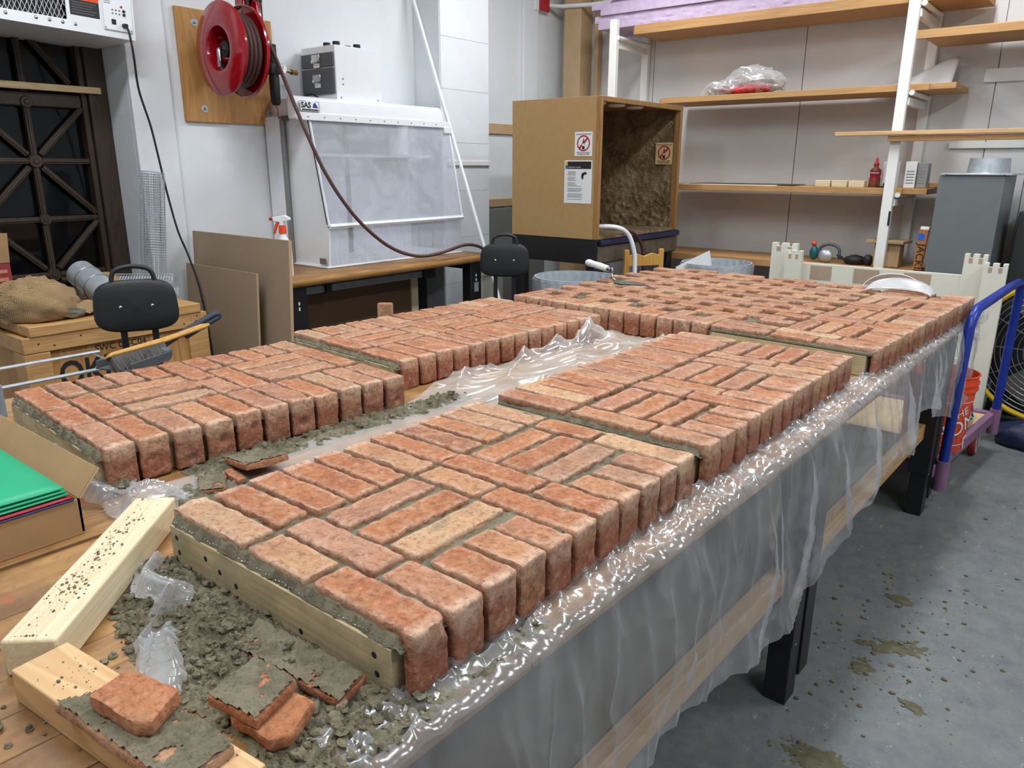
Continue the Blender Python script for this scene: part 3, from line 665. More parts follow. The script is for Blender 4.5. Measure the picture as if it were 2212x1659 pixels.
# spray bottle on the bench
t = thing('spray_bottle', 'white spray bottle with an orange trigger standing behind the brown boards', 'spray bottle', (-3.56, 2.46, BZ))
bx_, by_ = -3.56, 2.46
MB().lathe([(0, 0), (.038, 0), (.042, .01), (.042, .15), (.034, .19), (.016, .225), (.016, .235), (0, .235)], 24, Matrix.Translation((bx_, by_, BZ))).build('bottle', M_WHITEP, t, smooth=50)
MB().cyl((bx_, by_, BZ+.235), (bx_, by_, BZ+.275), .021, .018, 18).build('collar', M_ORANGE, t, smooth=1)
hd = MB().prism([(-.045, .0), (-.05, .022), (.02, .035), (.048, .018), (.046, .006), (.012, .0), (.012, -.022), (-.012, -.022), (-.012, -.004)], -.013, .013, Matrix.Translation((bx_, by_, BZ+.297)) @ Matrix.Rotation(math.radians(38.6), 4, 'Z') @ Matrix.Rotation(PI/2, 4, 'X')).build('spray_head', M_WHITEP, t, bevel=.004)
MB().prism([(-.028, .0), (-.04, -.02), (-.05, -.065), (-.042, -.068), (-.026, -.028), (-.014, -.004)], -.008, .008, Matrix.Translation((bx_, by_, BZ+.297)) @ Matrix.Rotation(math.radians(38.6), 4, 'Z') @ Matrix.Rotation(PI/2, 4, 'X')).build('trigger', M_ORANGE, t, bevel=.003)
MB().prism([(-.052, .004), (-.052, .022), (-.066, .021), (-.066, .006)], -.011, .011, Matrix.Translation((bx_, by_, BZ+.297)) @ Matrix.Rotation(math.radians(38.6), 4, 'Z') @ Matrix.Rotation(PI/2, 4, 'X')).build('nozzle', plain('red_plastic', S(190, 40, 30), .4), t, bevel=.002)
# leaning white pipe
t = thing('plastic_pipe', 'thin white plastic pipe leaning in front of the boxed column', 'pipe', (-3.4, 4.0, 0))
pa, pb = Vector((-3.436, 4.0, .938)), Vector((-3.868, 4.0, 2.065)); dr = (pb-pa)/(pb-pa).z
MB().tube([pa+dr*(-.935), pa+dr*1.8], .0125, 12).build('pipe', M_WHITEP, t, smooth=1)
# grey board and leaning white doors beyond the bench
t = thing('grey_board', 'dark grey sheet leaning on the wall behind the black stool', 'board', (-3.95, 4.95, 0))
MB().bx(-3.97, -3.95, 4.62, 5.4, .0, 1.17, None).build('sheet', plain('grey_board_paint', S(118, 118, 116), .6, var=.04), t, bevel=.002)
t = thing('cabinet_door', 'stained white cabinet door standing beside the workbench leg', 'door', (-3.62, 4.2, 0))
MB().bx(-3.64, -3.62, 4.1, 4.42, 0, .86).build('panel', plain('stained_white', S(218, 214, 200), .6, var=.08, nscale=5), t, bevel=.003)
MB().bx(-3.62, -3.612, 4.16, 4.18, .1, .74).bx(-3.62, -3.612, 4.34, 4.36, .1, .74).bx(-3.62, -3.612, 4.18, 4.34, .72, .74).build('raised_moulding', M_WHITEPOST, t, bevel=.003)

# ------------------------------------------------------------------ two hardboard sheets leaning on the bench end
def lean_board(name, label, x0, x1, h, y0, tilt, th=.012):
    t = thing(name, label, 'board', (x0, y0, 0), local=True, rot=(math.radians(tilt), 0, 0))
    MB().bx(0, x1-x0, 0, th, 0, h).build('sheet', M_MDF, t, bevel=.001)
    MB().bx(x1-x0, x1-x0+.002, .001, th-.001, .002, h-.002).build('cut_edge', M_TRIM, t)
    return t
lean_board('hardboard_sheet', 'tall brown hardboard sheet leaning against the end of the workbench', -4.1, -3.2, 1.145, 2.17, -3.5, .018)
lean_board('hardboard_sheet', 'shorter brown hardboard sheet leaning in front of the tall one', -4.06, -3.38, .975, 2.10, -3.5)

# ------------------------------------------------------------------ plywood crate
CZ = .85
t = thing('wooden_crate', 'plywood shipping crate with black stencilled letters behind the left stool', 'crate', (-3.73, 1.5, 0))
CX0, CX1, CY0, CY1 = -4.0, -3.47, 1.10, 1.92
MB().bx(CX0+.02, CX1-.02, CY0+.02, CY1-.02, 0, CZ-.05).build('body', M_CRATE, t)
for y0, y1 in ((CY0, CY0+.10), (CY1-.10, CY1)): box('upright', M_CRATE_B, t, CX1-.02, CX1, y0, y1, 0, CZ-.115, .003)
box('batten', M_CRATE_B, t, CX1-.02, CX1+.001, CY0, CY1, CZ-.113, CZ-.045, .003)
box('batten', M_CRATE_B, t, CX1-.02, CX1+.001, CY0+.1, CY1-.1, .02, .12, .003)
box('batten', M_CRATE_B, t, CX0, CX1-.021, CY0, CY0+.02, CZ-.113, CZ-.045, .003)
box('upright', M_CRATE_B, t, CX1-.11, CX1-.021, CY0, CY0+.02, 0, CZ-.115, .003)
box('batten', M_CRATE_B, t, CX0, CX1-.021, CY1-.02, CY1, CZ-.113, CZ-.045, .003)
for k in range(5):
    x0 = CX0+.0+k*.108
    box('lid_plank', M_CRATE_B, t, x0, x0+.105, CY0+.03, CY1-.03, CZ-.045, CZ, .004)
text('stencil_lettering', 'SWC 0', .04, M_INK, t, (CX1-.0185, 1.386, .697), (0, 1, 0), (0, 0, 1), sx=1.05)
text('stencil_lettering', '-C04', .04, M_INK, t, (CX1-.0185, 1.533, .697), (0, 1, 0), (0, 0, 1), sx=1.05)
text('stencil_lettering', 'OKL', .16, M_INK, t, (CX1-.0185, 1.225, .565), (0, 1, 0), (0, 0, 1), sx=.8, bold=.003)
for y, z in ((1.16, .775), (1.22, .76), (1.33, .785), (1.75, .78), (1.8, .76), (1.86, .765), (1.87, .79)): MB().ball((CX1+.001, y, z), .004, 6, 4).build('nail', M_INK, t)
# burlap sack
m, nt, b = new_mat('burlap'); b.inputs['Roughness'].default_value = .95
v = coords(nt); wv = nt.nodes.new('ShaderNodeTexWave'); wv.inputs['Scale'].default_value = 62; wv.bands_direction = 'Y'; wv.inputs['Distortion'].default_value = 2; nt.links.new(v, wv.inputs[0])
wv2 = nt.nodes.new('ShaderNodeTexWave'); wv2.inputs['Scale'].default_value = 62; wv2.bands_direction = 'Z'; wv2.inputs['Distortion'].default_value = 2; nt.links.new(v, wv2.inputs[0])
mxw = math_n(nt, 'MAXIMUM', wv.outputs['Fac'], wv2.outputs['Fac'])
c = ramp(nt, mxw, [(.25, S(78, 58, 38)), (.6, S(170, 138, 98)), (1, S(196, 164, 120))])
nt.links.new(mix(nt, math_n(nt, 'MULTIPLY', noise_n(nt, v, 8, 4), .5), c, S(120, 94, 62)), b.inputs['Base Color']); bump(nt, b, mxw, .6, .004)
M_BURLAP = m
t = thing('burlap_sack', 'loose brown burlap heaped on the left of the wooden crate', 'sack', (-3.68, 1.28, CZ))
def lump(d): return 1+.16*fb((d.x*2.1+3, d.y*2.1, d.z*2.1))+.05*fb((d.x*6, d.y*6, d.z*6+9))
mb = MB().ball((-3.70, 1.245, CZ+.045), (.20, .165, .125), 40, 24, lump)
for i, p in enumerate(mb.v): mb.v[i] = (p[0], p[1], max(CZ+.003, p[2]))
mb.build('heap', M_BURLAP, t, smooth=80)
def tail(u, v_):
    y = 1.24+.36*u+.02*math.sin(v_*5); x = -3.60+.12*(v_-.5)+.045*u
    z = CZ+.012+.055*math.exp(-((v_-.5)/.28)**2)*(1.1-u)+.018*abs(math.sin(u*13+v_*3))
    if x > -3.47: z -= (x+3.47)*1.6
    return (x, y, z)
MB().grid(40, 16, tail).build('fold', M_BURLAP, t, smooth=80, solid=.004, fix=False)
mb = MB().ball((-3.83, 1.62, CZ+.07), (.09, .07, .075), 24, 14, lump)
tag(mb.build('burlap_bundle', M_BURLAP, None, smooth=80), 'small brown burlap bundle behind the metal cylinder on the crate', 'bundle')
# metal rolls on the crate
t = thing('flashing_roll', 'roll of galvanised sheet metal tied with wire lying on the crate', 'metal roll', (-3.75, 1.5, CZ))
a, b2 = Vector((-3.82, 1.505, CZ+.155)), Vector((-3.60, 1.525, CZ+.072)); dd = (b2-a).normalized()
rot = Vector((0, 0, 1)).rotation_difference(dd).to_matrix().to_4x4(); L_ = (b2-a).length
mm = Matrix.Translation(a) @ rot
MB().lathe([(.058, .0), (.064, .0), (.064, L_), (.058, L_), (.058, 0)], 36, mm).build('sheet_roll', M_STEEL, t, smooth=40)
MB().lathe([(.040, .0), (.045, .0), (.045, L_-.01), (.040, L_-.01), (.040, 0)], 30, mm).build('inner_turn', M_ALU, t, smooth=40)
for s_ in (.07, .15): MB().lathe([(.0655+.002*math.cos(k*PI/3), s_+.002*math.sin(k*PI/3)) for k in range(7)], 36, mm).build('tie_wire', M_ALU, t)
MB().tube(smoothpath([b2+Vector((.0, -.06, .03)), b2+Vector((.02, 0, .0)), b2+Vector((.0, .07, -.02))]), .002, 6).build('loose_wire', M_STEEL, t)
t = thing('foil_roll', 'short crumpled silver foil roll behind the black stool back', 'foil roll', (-3.74, 1.66, CZ))
MB().ball((-3.74, 1.655, CZ+.055), (.08, .055, .055), 20, 12, lump).build('foil', M_CHROME, t, smooth=30)
t = thing('foil_scrap', 'grey crumpled foil scrap tucked under the burlap', 'foil', (-3.54, 1.30, CZ))
MB().ball((-3.545, 1.335, CZ+.022), (.045, .06, .022), 16, 8, lump).build('foil', M_ALU, t, smooth=30)
# wire mesh rolls
def mesh_roll(name, label, a, b_, r, nl, nh, turns=1, wr=.0011):
    a = Vector(a); b_ = Vector(b_); L = (b_-a).length
    mm = Matrix.Translation(a) @ Vector((0, 0, 1)).rotation_difference((b_-a).normalized()).to_matrix().to_4x4()
    t = thing(name, label, 'wire mesh', tuple(a), local=False)
    for q in range(turns):
        rr = r*(1-.28*q); mb = MB()
        for k in range(nl):
            th = 2*PI*k/nl; w1 = .004*math.sin(k*2.1)
            mb.tube([mm @ Vector(((rr+w1)*math.cos(th), (rr+w1)*math.sin(th), 0)), mm @ Vector((rr*math.cos(th+.05), rr*math.sin(th+.05), L))], wr, 4, False)
        mb.build('long_wires', M_STEEL, t)
        mb = MB()
        for k in range(nh+1):
            z = L*k/nh; n = 22
            mb.tube([mm @ Vector((rr*math.cos(2*PI*i/n)*(1+.02*math.sin(k)), rr*math.sin(2*PI*i/n), z)) for i in range(n)], wr, 4, False, True)
        mb.build('cross_wires', M_STEEL, t)
    return t
mesh_roll('wire_mesh_roll', 'tall upright roll of galvanised wire mesh standing on the crate', (-3.86, 1.86, CZ+.003), (-3.90, 1.945, 1.46), .062, 26, 48, 2)
mesh_roll('wire_mesh_roll', 'roll of galvanised wire mesh lying across the back of the crate', (-3.95, 1.56, CZ+.075), (-3.66, 1.875, CZ+.07), .058, 24, 34, 2)
# red printed carton at the very left
t = thing('carton', 'open red printed cardboard carton at the far left on the crate', 'carton', (-3.9, 1.1, CZ))
M_REDCARD = plain('red_printed_card', S(132, 44, 46), .7, var=.08)
MB().bx(-3.97, -3.80, 1.03, 1.215, CZ+.002, CZ+.235).build('box', M_REDCARD, t, bevel=.003)
MB().bx(-.002, .002, -.09, .09, 0, .13, Matrix.Translation((-3.80, 1.125, CZ+.235)) @ Matrix.Rotation(math.radians(12), 4, 'Y')).build('flap', M_CARD, t)
for k in range(4): MB().bx(-3.7995, -3.799, 1.14, 1.20, CZ+.19-k*.035, CZ+.205-k*.035).build('print_band', plain('faded_print', S(190, 120, 100), .7), t)

# ------------------------------------------------------------------ black stools (only the backs show)
def stool(label, loc, rz, k=1.0):
    t = thing('shop_stool', label, 'stool', loc, rz, local=True, group='black shop stools')
    def back(u, v_):
        a = 2*PI*u; n = 3.6
        cx = math.copysign(abs(math.cos(a))**(2/n), math.cos(a)); cz = math.copysign(abs(math.sin(a))**(2/n), math.sin(a))
        return cx, cz
    N = 56; W, H = .147*k, .100*k; zc = .98
    mb = MB(); vs = []; fs = []
    rings = [(0, .012), (.55, .010), (.85, .006), (.96, .001), (1.0, -.008), (.97, -.02), (.85, -.026), (0, -.028)]
    for ri, (sc, dy) in enumerate(rings):
        for i in range(N):
            cx, cz = back(i/N, 0); x = cx*W*sc*(1+.05*(-cz)); z = zc+cz*H*sc
            vs.append((x, -dy+.35*x*x*1.2, z))
    for r in range(len(rings)-1):
        for i in range(N): fs.append((r*N+i, r*N+(i+1) % N, (r+1)*N+(i+1) % N, (r+1)*N+i))
    mb.add(vs, fs); bk = mb.build('backrest', M_BLACKP, t, smooth=50)
    MB().tube(smoothpath([(-.075*k, .01, zc+.09*k), (-.06*k, .01, zc+.135*k), (0, .01, zc+.15*k), (.06*k, .01, zc+.135*k), (.075*k, .01, zc+.09*k)], 6), .009*k, 10).build('grab_handle', M_BLACKP, t, smooth=1)
    for x in (-.055*k, .055*k):
        MB().lathe([(0, .002), (.004, .0015), (.006, 0)], 14, Matrix.Translation((x, -.0125, zc+.0)) @ Matrix.Rotation(PI/2, 4, 'X')).build('screw', M_CHROME, t, smooth=1)
        MB().bx(x-.012, x+.012, .012, .03, .5, zc).build('back_post', M_BLACK, t, bevel=.003)
    MB().lathe([(0, .55), (.17, .55), (.18, .56), (.18, .58), (.16, .595), (0, .6)], 32, Matrix.Translation((0, .17, 0))).build('seat', M_BLACKP, t, smooth=40)
    MB().bx(-.06, .06, .012, .2, .5, .515).build('bracket', M_BLACK, t)
    MB().cyl((0, .19, .08), (0, .19, .55), .025, n=16).build('column', M_BLACK, t, smooth=1)
    for q in range(5):
        a = 2*PI*q/5; MB().tube([(0, .19, .1), (.2*math.cos(a), .19+.2*math.sin(a), .05)], [.02, .012], 8).build('base_arm', M_BLACK, t, smooth=1)
        MB().cyl((.2*math.cos(a), .19+.2*math.sin(a), .0), (.2*math.cos(a), .19+.2*math.sin(a), .05), .014, n=10).build('foot', M_RUBBER, t, smooth=1)
    return t
stool('black stool with a rounded plastic back in front of the stencilled crate', (-2.9, 1.325, 0), math.radians(66))
stool('black stool with a rounded plastic back beside the brown spray booth', (-2.74, 3.36, 0), math.radians(38), .96)

# ------------------------------------------------------------------ spray booth on its stand
bx0, bx1, by0, by1, bz0, bz1 = -3.285, -2.6, 4.11, 5.19, 1.05, 1.91
t = thing('spray_booth', 'open tan plywood spray booth box crusted with overspray inside', 'spray booth', (-2.95, 4.65, bz0))
def crust_mat():
    m, nt, b = new_mat('overspray_crust'); b.inputs['Roughness'].default_value = .9
    v = coords(nt); n = noise_n(nt, v, 5, 5, .6); n2 = noise_n(nt, v, 34, 5, .7)
    c = ramp(nt, n, [(.3, S(92, 70, 46)), (.5, S(134, 108, 74)), (.72, S(176, 158, 128))])
    c = mix(nt, ramp(nt, n2, [(.5, (0, 0, 0, 1)), (.7, (.7, .7, .7, 1))]), c, S(186, 170, 140))
    nt.links.new(c, b.inputs['Base Color']); bump(nt, b, n2, 1, .02); return m
M_CRUST = crust_mat()
M_BOOTHW = wood('booth_pine_frame', S(176, 134, 82), S(140, 98, 54), 'Z', 16, .06)
box('side_panel', M_MDF2, t, bx0, bx1-.0305, by0, by0+.018, bz0, bz1, .001)
box('side_panel', M_MDF2, t, bx0, bx1-.041, by1-.018, by1, bz0, bz1, .001)
box('top_panel', M_BOOTHW, t, bx0, bx1-.031, by0+.018, by1-.018, bz1-.018, bz1, .002)
box('bottom_panel', M_CRUST, t, bx0, bx1, by0+.018, by1-.018, bz0, bz0+.018)
box('back_panel', M_CRUST, t, bx0, bx0+.018, by0+.018, by1-.018, bz0+.018, bz1-.018)
# crusted inner faces: lumpy relief
def inner_far(u, v_):
    x = bx0+.02+u*(bx1-bx0-.05); z = bz0+.02+v_*(bz1-bz0-.04)
    k = max(0, 1-v_*1.25)
    return (x, by1-.019-.004-.022*k*max(0, fb((x*26, z*26, 3)))-.006*k*abs(fb((x*70, z*70, 1))), z)
MB().grid(70, 90, inner_far).build('overspray_crust', M_CRUST, t, smooth=80)
def inner_back(u, v_):
    y = by0+.02+u*(by1-by0-.04); z = bz0+.02+v_*(bz1-bz0-.04); k = max(0, 1-v_*1.25)
    return (bx0+.019+.004+.022*k*max(0, fb((y*26, z*26, 7)))+.006*k*abs(fb((y*70, z*70, 1))), y, z)
MB().grid(90, 90, inner_back).build('overspray_crust', M_CRUST, t, smooth=80)
for nm, a in (('post', (bx1-.03, bx1+.006, by0, by0+.022, bz0, bz1)), ('post', (bx1-.04, bx1+.006, by1-.03, by1+.003, bz0, bz1)), ('header', (bx1-.03, bx1+.006, by0+.022, by1-.03, bz1-.03, bz1))):
    box('front_'+nm, M_BOOTHW, t, *a, .002)
for k in range(3):
    y = 4.35+k*.24
    MB().lathe([(0, -.012), (.05, -.012), (.06, 0)], 20, Matrix.Translation((-2.78, y, bz1-.018))).build('lamp_disc', M_PAPER, t, smooth=40)
t = thing('booth_stand', 'black steel table with stained metal apron carrying the spray booth', 'table', (-2.95, 4.65, 0))
MB().bx(bx0, bx1+.0, by0, by1+.02, .89, 1.03).build('apron', M_BLACK, t, bevel=.003)
box('metal_front', plain('stained_metal', S(118, 110, 98), .4, .6, var=.35, nscale=9), t, bx1, bx1+.012, by0+.01, by1+.02, .90, 1.005, .002)
box('top_slab', M_BLACK, t, bx0, bx1+.012, by0, by1+.02, 1.03, 1.049)
box('blue_edge', plain('navy_edge_strip', S(30, 38, 76), .4), t, bx1+.012, bx1+.03, by0+.02, by1+.02, 1.012, 1.045, .004)
for x, y in ((bx0+.05, by0+.05), (bx1-.05, by0+.05), (bx0+.05, by1-.05), (bx1-.05, by1-.03)):
    box('leg', M_BLACK, t, x-.035, x+.035, y-.035, y+.035, 0, .89, .003)
# notices
def sign(label, o, xd, yd, wd, ht, paper):
    t = thing('warning_sign', label, 'sign', tuple(o), group='no spray paint notices')
    X = Vector(xd); Y = Vector(yd); Z = X.cross(Y)
    def q(x, y, z): return Vector(o)+X*x+Y*y+Z*z
    def M(z): m = Matrix((X, Y, Z)).transposed().to_4x4(); m.translation = Vector(o)+Z*z; return m
    MB().bx(0, wd, 0, ht, 0, .0012, M(0)).build('sheet', paper, t)
    c = (wd*.5, ht*.53); r = wd*.37
    ring = MB(); n = 40
    vs = []; fs = []
    for i in range(n):
        a = 2*PI*i/n
        for rr in (r, r*.82): vs.append((c[0]+rr*math.cos(a), c[1]+rr*math.sin(a), 0))
    for i in range(n): fs.append((2*i, 2*i+1, 2*((i+1) % n)+1, 2*((i+1) % n)))
    ring.add(vs, fs, M(.0018)).build('ring', M_SIGNRED, t, fix=False)
    can = [(-.13, -.5), (.13, -.5), (.13, .05), (.09, .13), (.05, .2), (.05, .33), (.02, .34), (.02, .44), (-.02, .44), (-.02, .34), (-.05, .33), (-.05, .2), (-.09, .13), (-.13, .05)]
    MB().prism([(c[0]+x*r*1.5, c[1]+y*r*1.5) for x, y in can], 0, .0002, M(.0014)).build('bottle_symbol', M_INK, t)
    d = r*.9*math.cos(PI/4); wv = r*.09
    MB().add([(c[0]-d-wv, c[1]-d+wv, 0), (c[0]-d+wv, c[1]-d-wv, 0), (c[0]+d+wv, c[1]+d-wv, 0), (c[0]+d-wv, c[1]+d+wv, 0)], [(0, 1, 2, 3)], M(.0022)).build('bar', M_SIGNRED, t, fix=False)
    MB().bx(c[0]-r*.17, c[0]+r*.17, c[1]-r*.35, c[1]-r*.05, 0, .0002, M(.0024)).build('bottle_label', paper, t)
    text('lettering', 'NO AEROSOLS OR SPRAY PAINT', wd*.078, M_INK, t, q(wd*.5, ht*.875, .0016), X, Y, 'CENTER', sx=.75)
    text('lettering', 'SPRAY BOOTH MUST', wd*.088, M_INK, t, q(wd*.5, ht*.12, .0016), X, Y, 'CENTER', sx=.9)
    text('lettering', 'BE USED AT ALL TIMES', wd*.088, M_INK, t, q(wd*.5, ht*.05, .0016), X, Y, 'CENTER', sx=.75)
sign('white no-aerosol notice with red ring on the outside of the spray booth', (-2.782, by0-.001, 1.56), (1, 0, 0), (0, 0, 1), .13, .145, M_PAPER)
sign('yellowed no-aerosol notice with red ring inside the spray booth', (-2.765, by1-.052, 1.515), (1, 0, 0), (0, 0, 1), .135, .15, M_PAPER_Y)
t = thing('instruction_sheet', 'white printed instruction sheet with a black header on the booth', 'paper', (-2.75, by0, 1.27))
MB().bx(-2.856, -2.648, by0-.002, by0-.0005, 1.272, 1.535).build('sheet', M_PAPER, t)
MB().bx(-2.832, -2.655, by0-.0028, by0-.002, 1.483, 1.528).build('header', M_INK, t)
MB().bx(-2.85, -2.832, by0-.0028, by0-.002, 1.505, 1.528).build('header_patch', M_YELLOW, t)
MB().bx(-2.85, -2.832, by0-.0028, by0-.002, 1.483, 1.505).build('header_patch', plain('sky_blue_print', S(50, 120, 190), .6), t)
text('lettering', 'Spray Paint Controls', .011, M_PAPER, t, (-2.825, by0-.003, 1.49), (1, 0, 0), (0, 0, 1))
rl = random.Random(3)
for k in range(26):
    if k % 5 == 4: continue
    z = 1.465-k*.0068; w_ = (.07 if k < 13 else .12)*(.75+.25*rl.random())
    MB().bx(-2.83, -2.83+w_, by0-.0026, by0-.002, z, z+.0028).build('text_line', plain('print_grey', S(130, 130, 132), .7), t)
MB().prism([(-2.722, 1.42), (-2.728, 1.44), (-2.722, 1.458), (-2.7, 1.465), (-2.685, 1.46), (-2.688, 1.45), (-2.702, 1.45), (-2.710, 1.44), (-2.712, 1.42)], 0, .0004, Matrix(((1, 0, 0, 0), (0, 0, 1, by0-.0028), (0, 1, 0, 0), (0, 0, 0, 1)))).build('spray_gun_symbol', M_INK, t)
t = thing('white_hose', 'thick white hose arching out of the spray booth front', 'hose', (-2.45, 4.35, .5))
MB().tube(smoothpath([(-2.9, 4.2, 1.09), (-2.7, 4.16, 1.12), (-2.55, 4.228, 1.128), (-2.5, 4.32, 1.085), (-2.47, 4.36, .98), (-2.46, 4.37, .85), (-2.46, 4.37, .4), (-2.46, 4.4, .03)]), .0145, 14).build('hose', M_WHITEP, t, smooth=1)
t = thing('booth_air_hose', 'maroon air hose hanging out of the spray booth beside the white hose', 'hose', (-2.5, 4.5, .5))
MB().tube(smoothpath([(-2.8, 4.3, 1.085), (-2.66, 4.32, 1.12), (-2.56, 4.45, 1.09), (-2.545, 4.56, 1.023), (-2.545, 4.63, .895), (-2.545, 4.64, .5), (-2.545, 4.65, .02)]), .011, 10).build('hose', M_HOSE, t, smooth=1)
# fire alarm pull and conduit
t = thing('alarm_box', 'small red and white alarm box high on the white wall', 'alarm', (-4.1, 5.5, 2.74))
MB().bx(WX, WX+.04, 5.44, 5.62, 2.74, 2.95).build('back_box', M_WHITEM, t, bevel=.004)
MB().bx(WX+.04, WX+.055, 5.49, 5.62, 2.742, 2.95).build('cover', M_SIGNRED, t, bevel=.004)
t = thing('conduit', 'thin white conduit running from the alarm box to the shelf corner', 'pipe', (-3.9, 5.8, 2.8))
MB().tube([(WX+.02, 5.62, 2.80), (-4.02, 5.69, 2.79), (-3.72, 5.69, 2.77), (-3.4, 5.69, 2.765)], .017, 10).build('tube', M_WHITEM, t, smooth=1)

# ------------------------------------------------------------------ bins, beech chair, board scrap
def bin_(label, c, r, h, mat, liner=True, dark=False):
    t = thing('waste_bin', label, 'bin', (c[0], c[1], 0), group='waste bins')
    T = Matrix.Translation((c[0], c[1], 0))
    MB().lathe([(0, 0), (r*.82, 0), (r*.84, .02), (r*.97, h-.05), (r*.97, h-.02), (r*1.0, h-.012), (r*1.0, h), (r*.95, h), (r*.8, .03), (0, .03)], 40, T).build('bin_body', mat, t, smooth=40)
    if liner:
        def ln(u, v_):
            a = 2*PI*u; wob = .006*math.sin(a*23)+.004*math.sin(a*41+1)
            if v_ < .35: rr = r*1.025+wob*v_*3; z = h-.16+(v_/.35)*.168-.02*abs(math.sin(a*3))*(1-v_/.35)
            else: k = (v_-.35)/.65; rr = r*(.95-.14*k)+wob*1.5; z = h+.008-k*.5
            return (c[0]+rr*math.cos(a), c[1]+rr*math.sin(a), z)
        MB().grid(120, 16, ln).build('clear_liner', M_LINER, t, smooth=80, fix=False)
    return t
M_BINW = plain('grey_bin_plastic', S(168, 176, 184), .5, var=.05)
bin_('grey bin with clear liner behind the left edge of the brick panels', (-2.545, 3.80), .25, .86, M_BINW)
bin_('grey bin with clear liner standing below the shelves beside the white offcut', (-2.18, 5.02), .24, .86, M_BINW)
t = thing('foam_offcut', 'white foam board offcut sticking out of the lined bin', 'offcut', (-2.25, 4.85, .5), local=True, rot=(0, 0, math.radians(20)))
MB().prism([(-.14, .33), (.08, .45), (.10, .36), (.09, .1), (-.12, .1)], -.008, .008, Matrix(((1, 0, 0, 0), (0, 0, 1, 0), (0, 1, 0, 0), (0, 0, 0, 1)))).build('board', M_PAPER, t, bevel=.001)
t = thing('beech_chair', 'yellow varnished beech chair behind the far brick panel', 'chair', (-2.47, 4.50, 0), math.radians(58+180), local=True)
for x in (-.13, .13): MB().prism([(-.018, 0), (.018, 0), (.016, .97), (-.016, .97)], -.015, .015, Matrix.Translation((x, 0, 0)) @ Matrix.Rotation(PI/2, 4, 'X')).build('leg', M_GOLD, t, bevel=.005)
MB().prism([(-.12, .86), (.12, .86), (.12, .93), (.06, .945), (0, .925), (-.06, .945), (-.12, .93)], -.009, .009, Matrix.Rotation(PI/2, 4, 'X')).build('back_rail', M_GOLD, t, bevel=.004)
box('back_slat', M_GOLD, t, -.12, .12, -.008, .008, .66, .70, .003)
box('seat', M_GOLD, t, -.15, .15, .01, .32, .44, .46, .006)
for x in (-.13, .13): MB().bx(x-.016, x+.016, .28, .31, 0, .44).build('leg', M_GOLD, t, bevel=.004)
for x in (-.13, .13): box('stretcher', M_GOLD, t, x-.008, x+.008, .015, .28, .18, .205, .003)

# ------------------------------------------------------------------ shelving on the back wall
FY = 5.40; RYB = 5.87
t = thing('shelf_rack', 'white timber rack with plywood shelves along the back wall', 'shelving', (-2.2, 5.6, 0))
def post(x, y, z1, wx=.062, wy=.045, mat=M_WHITEPOST): return box('post', mat, t, x-wx/2, x+wx/2, y-wy/2, y+wy/2, 0, z1, .004)
M_POSTST = None
m, nt, b = new_mat('white_post_stained'); b.inputs['Roughness'].default_value = .5
tc = nt.nodes.new('ShaderNodeTexCoord'); sx_ = nt.nodes.new('ShaderNodeSeparateXYZ'); nt.links.new(tc.outputs['Object'], sx_.inputs[0])
nz = noise_n(nt, coords(nt), 7, 4)
zz = math_n(nt, 'ADD', sx_.outputs['Z'], math_n(nt, 'MULTIPLY', nz, .25))
nt.links.new(ramp(nt, math_n(nt, 'ADD', math_n(nt, 'MULTIPLY', zz, .5), .8), [(.0, S(236, 235, 230)), (.38, S(240, 232, 196)), (.44, S(226, 200, 120)), (.50, S(236, 235, 230))]), b.inputs['Base Color'])
post(-3.297, FY-.03, 2.57); pr = post(-1.21, FY-.03, 3.3, mat=m)
post(-3.297, RYB, 2.7); post(-1.18, RYB, 3.3)
MB().bx(-1.19, -1.178, FY-.055, FY-.052, 1.14, 1.23).build('black_mark', M_INK, pr)
for x in (-3.297, -1.19):
    for z in (2.37, 1.87, 1.26, .74):
        box('cross_rail', M_WHITEPOST, t, x-.02, x+.02, FY-.01, RYB-.02, z, z+.045, .003)
        MB().cyl((x+.03, FY-.03, z+.07), (x+.03, RYB, z+.07), .016, n=10).build('support_rod', M_WHITEPOST, t, smooth=1)
SH = [(-3.15, -.86, 2.455, 2.515), (-2.9, -.93, 1.955, 1.99), (-3.0, -1.0, 1.335, 1.372), (-3.2, -1.0, .815, .86)]
for x0, x1, z0, z1 in SH:
    sb = box('shelf', M_SHELF, t, x0, x1, FY, RYB-.03, z0, z1, .003)
    box('edge_strip', M_SHELF, sb, x0+.02, x1-.14, FY-.018, FY, z0-.004, z1+.001, .003)
t = thing('wall_shelf', 'long plywood shelf at the upper right beside the white post', 'shelf', (-.3, 5.6, 2.24))
box('board', M_SHELF, t, -1.14, 1.2, FY, RYB-.03, 2.245, 2.29, .003)
box('edge_strip', M_SHELF, t, -1.235, 1.2, FY-.02, FY, 2.243, 2.293, .003)
for x in (-.2, .9): box('bracket', M_WHITEPOST, t, x-.02, x+.02, FY+.02, WY-.005, 2.19, 2.245, .003)
for x in (-.2, .9): box('bracket_leg', M_WHITEPOST, t, x-.02, x+.02, WY-.045, WY-.005, 1.5, 2.19, .003)
def strip(label, x0, x1, z0, z1, y0, y1, mat):
    o = thing('lumber_strip', label, 'wood strip', ((x0+x1)/2, (y0+y1)/2, z0), group='lumber strips on the right')
    box('strip', mat, o, x0, x1, y0, y1, z0, z1, .002); return o
strip('pale lumber strip, the upper and longer one left of the white post', -1.56, 1.0, 1.692, 1.716, FY-.12, FY-.065, M_FIR)
strip('plywood strip, the lower one starting at the white post', -1.245, 1.0, 1.655, 1.688, FY-.10, FY-.056, M_SHELF)
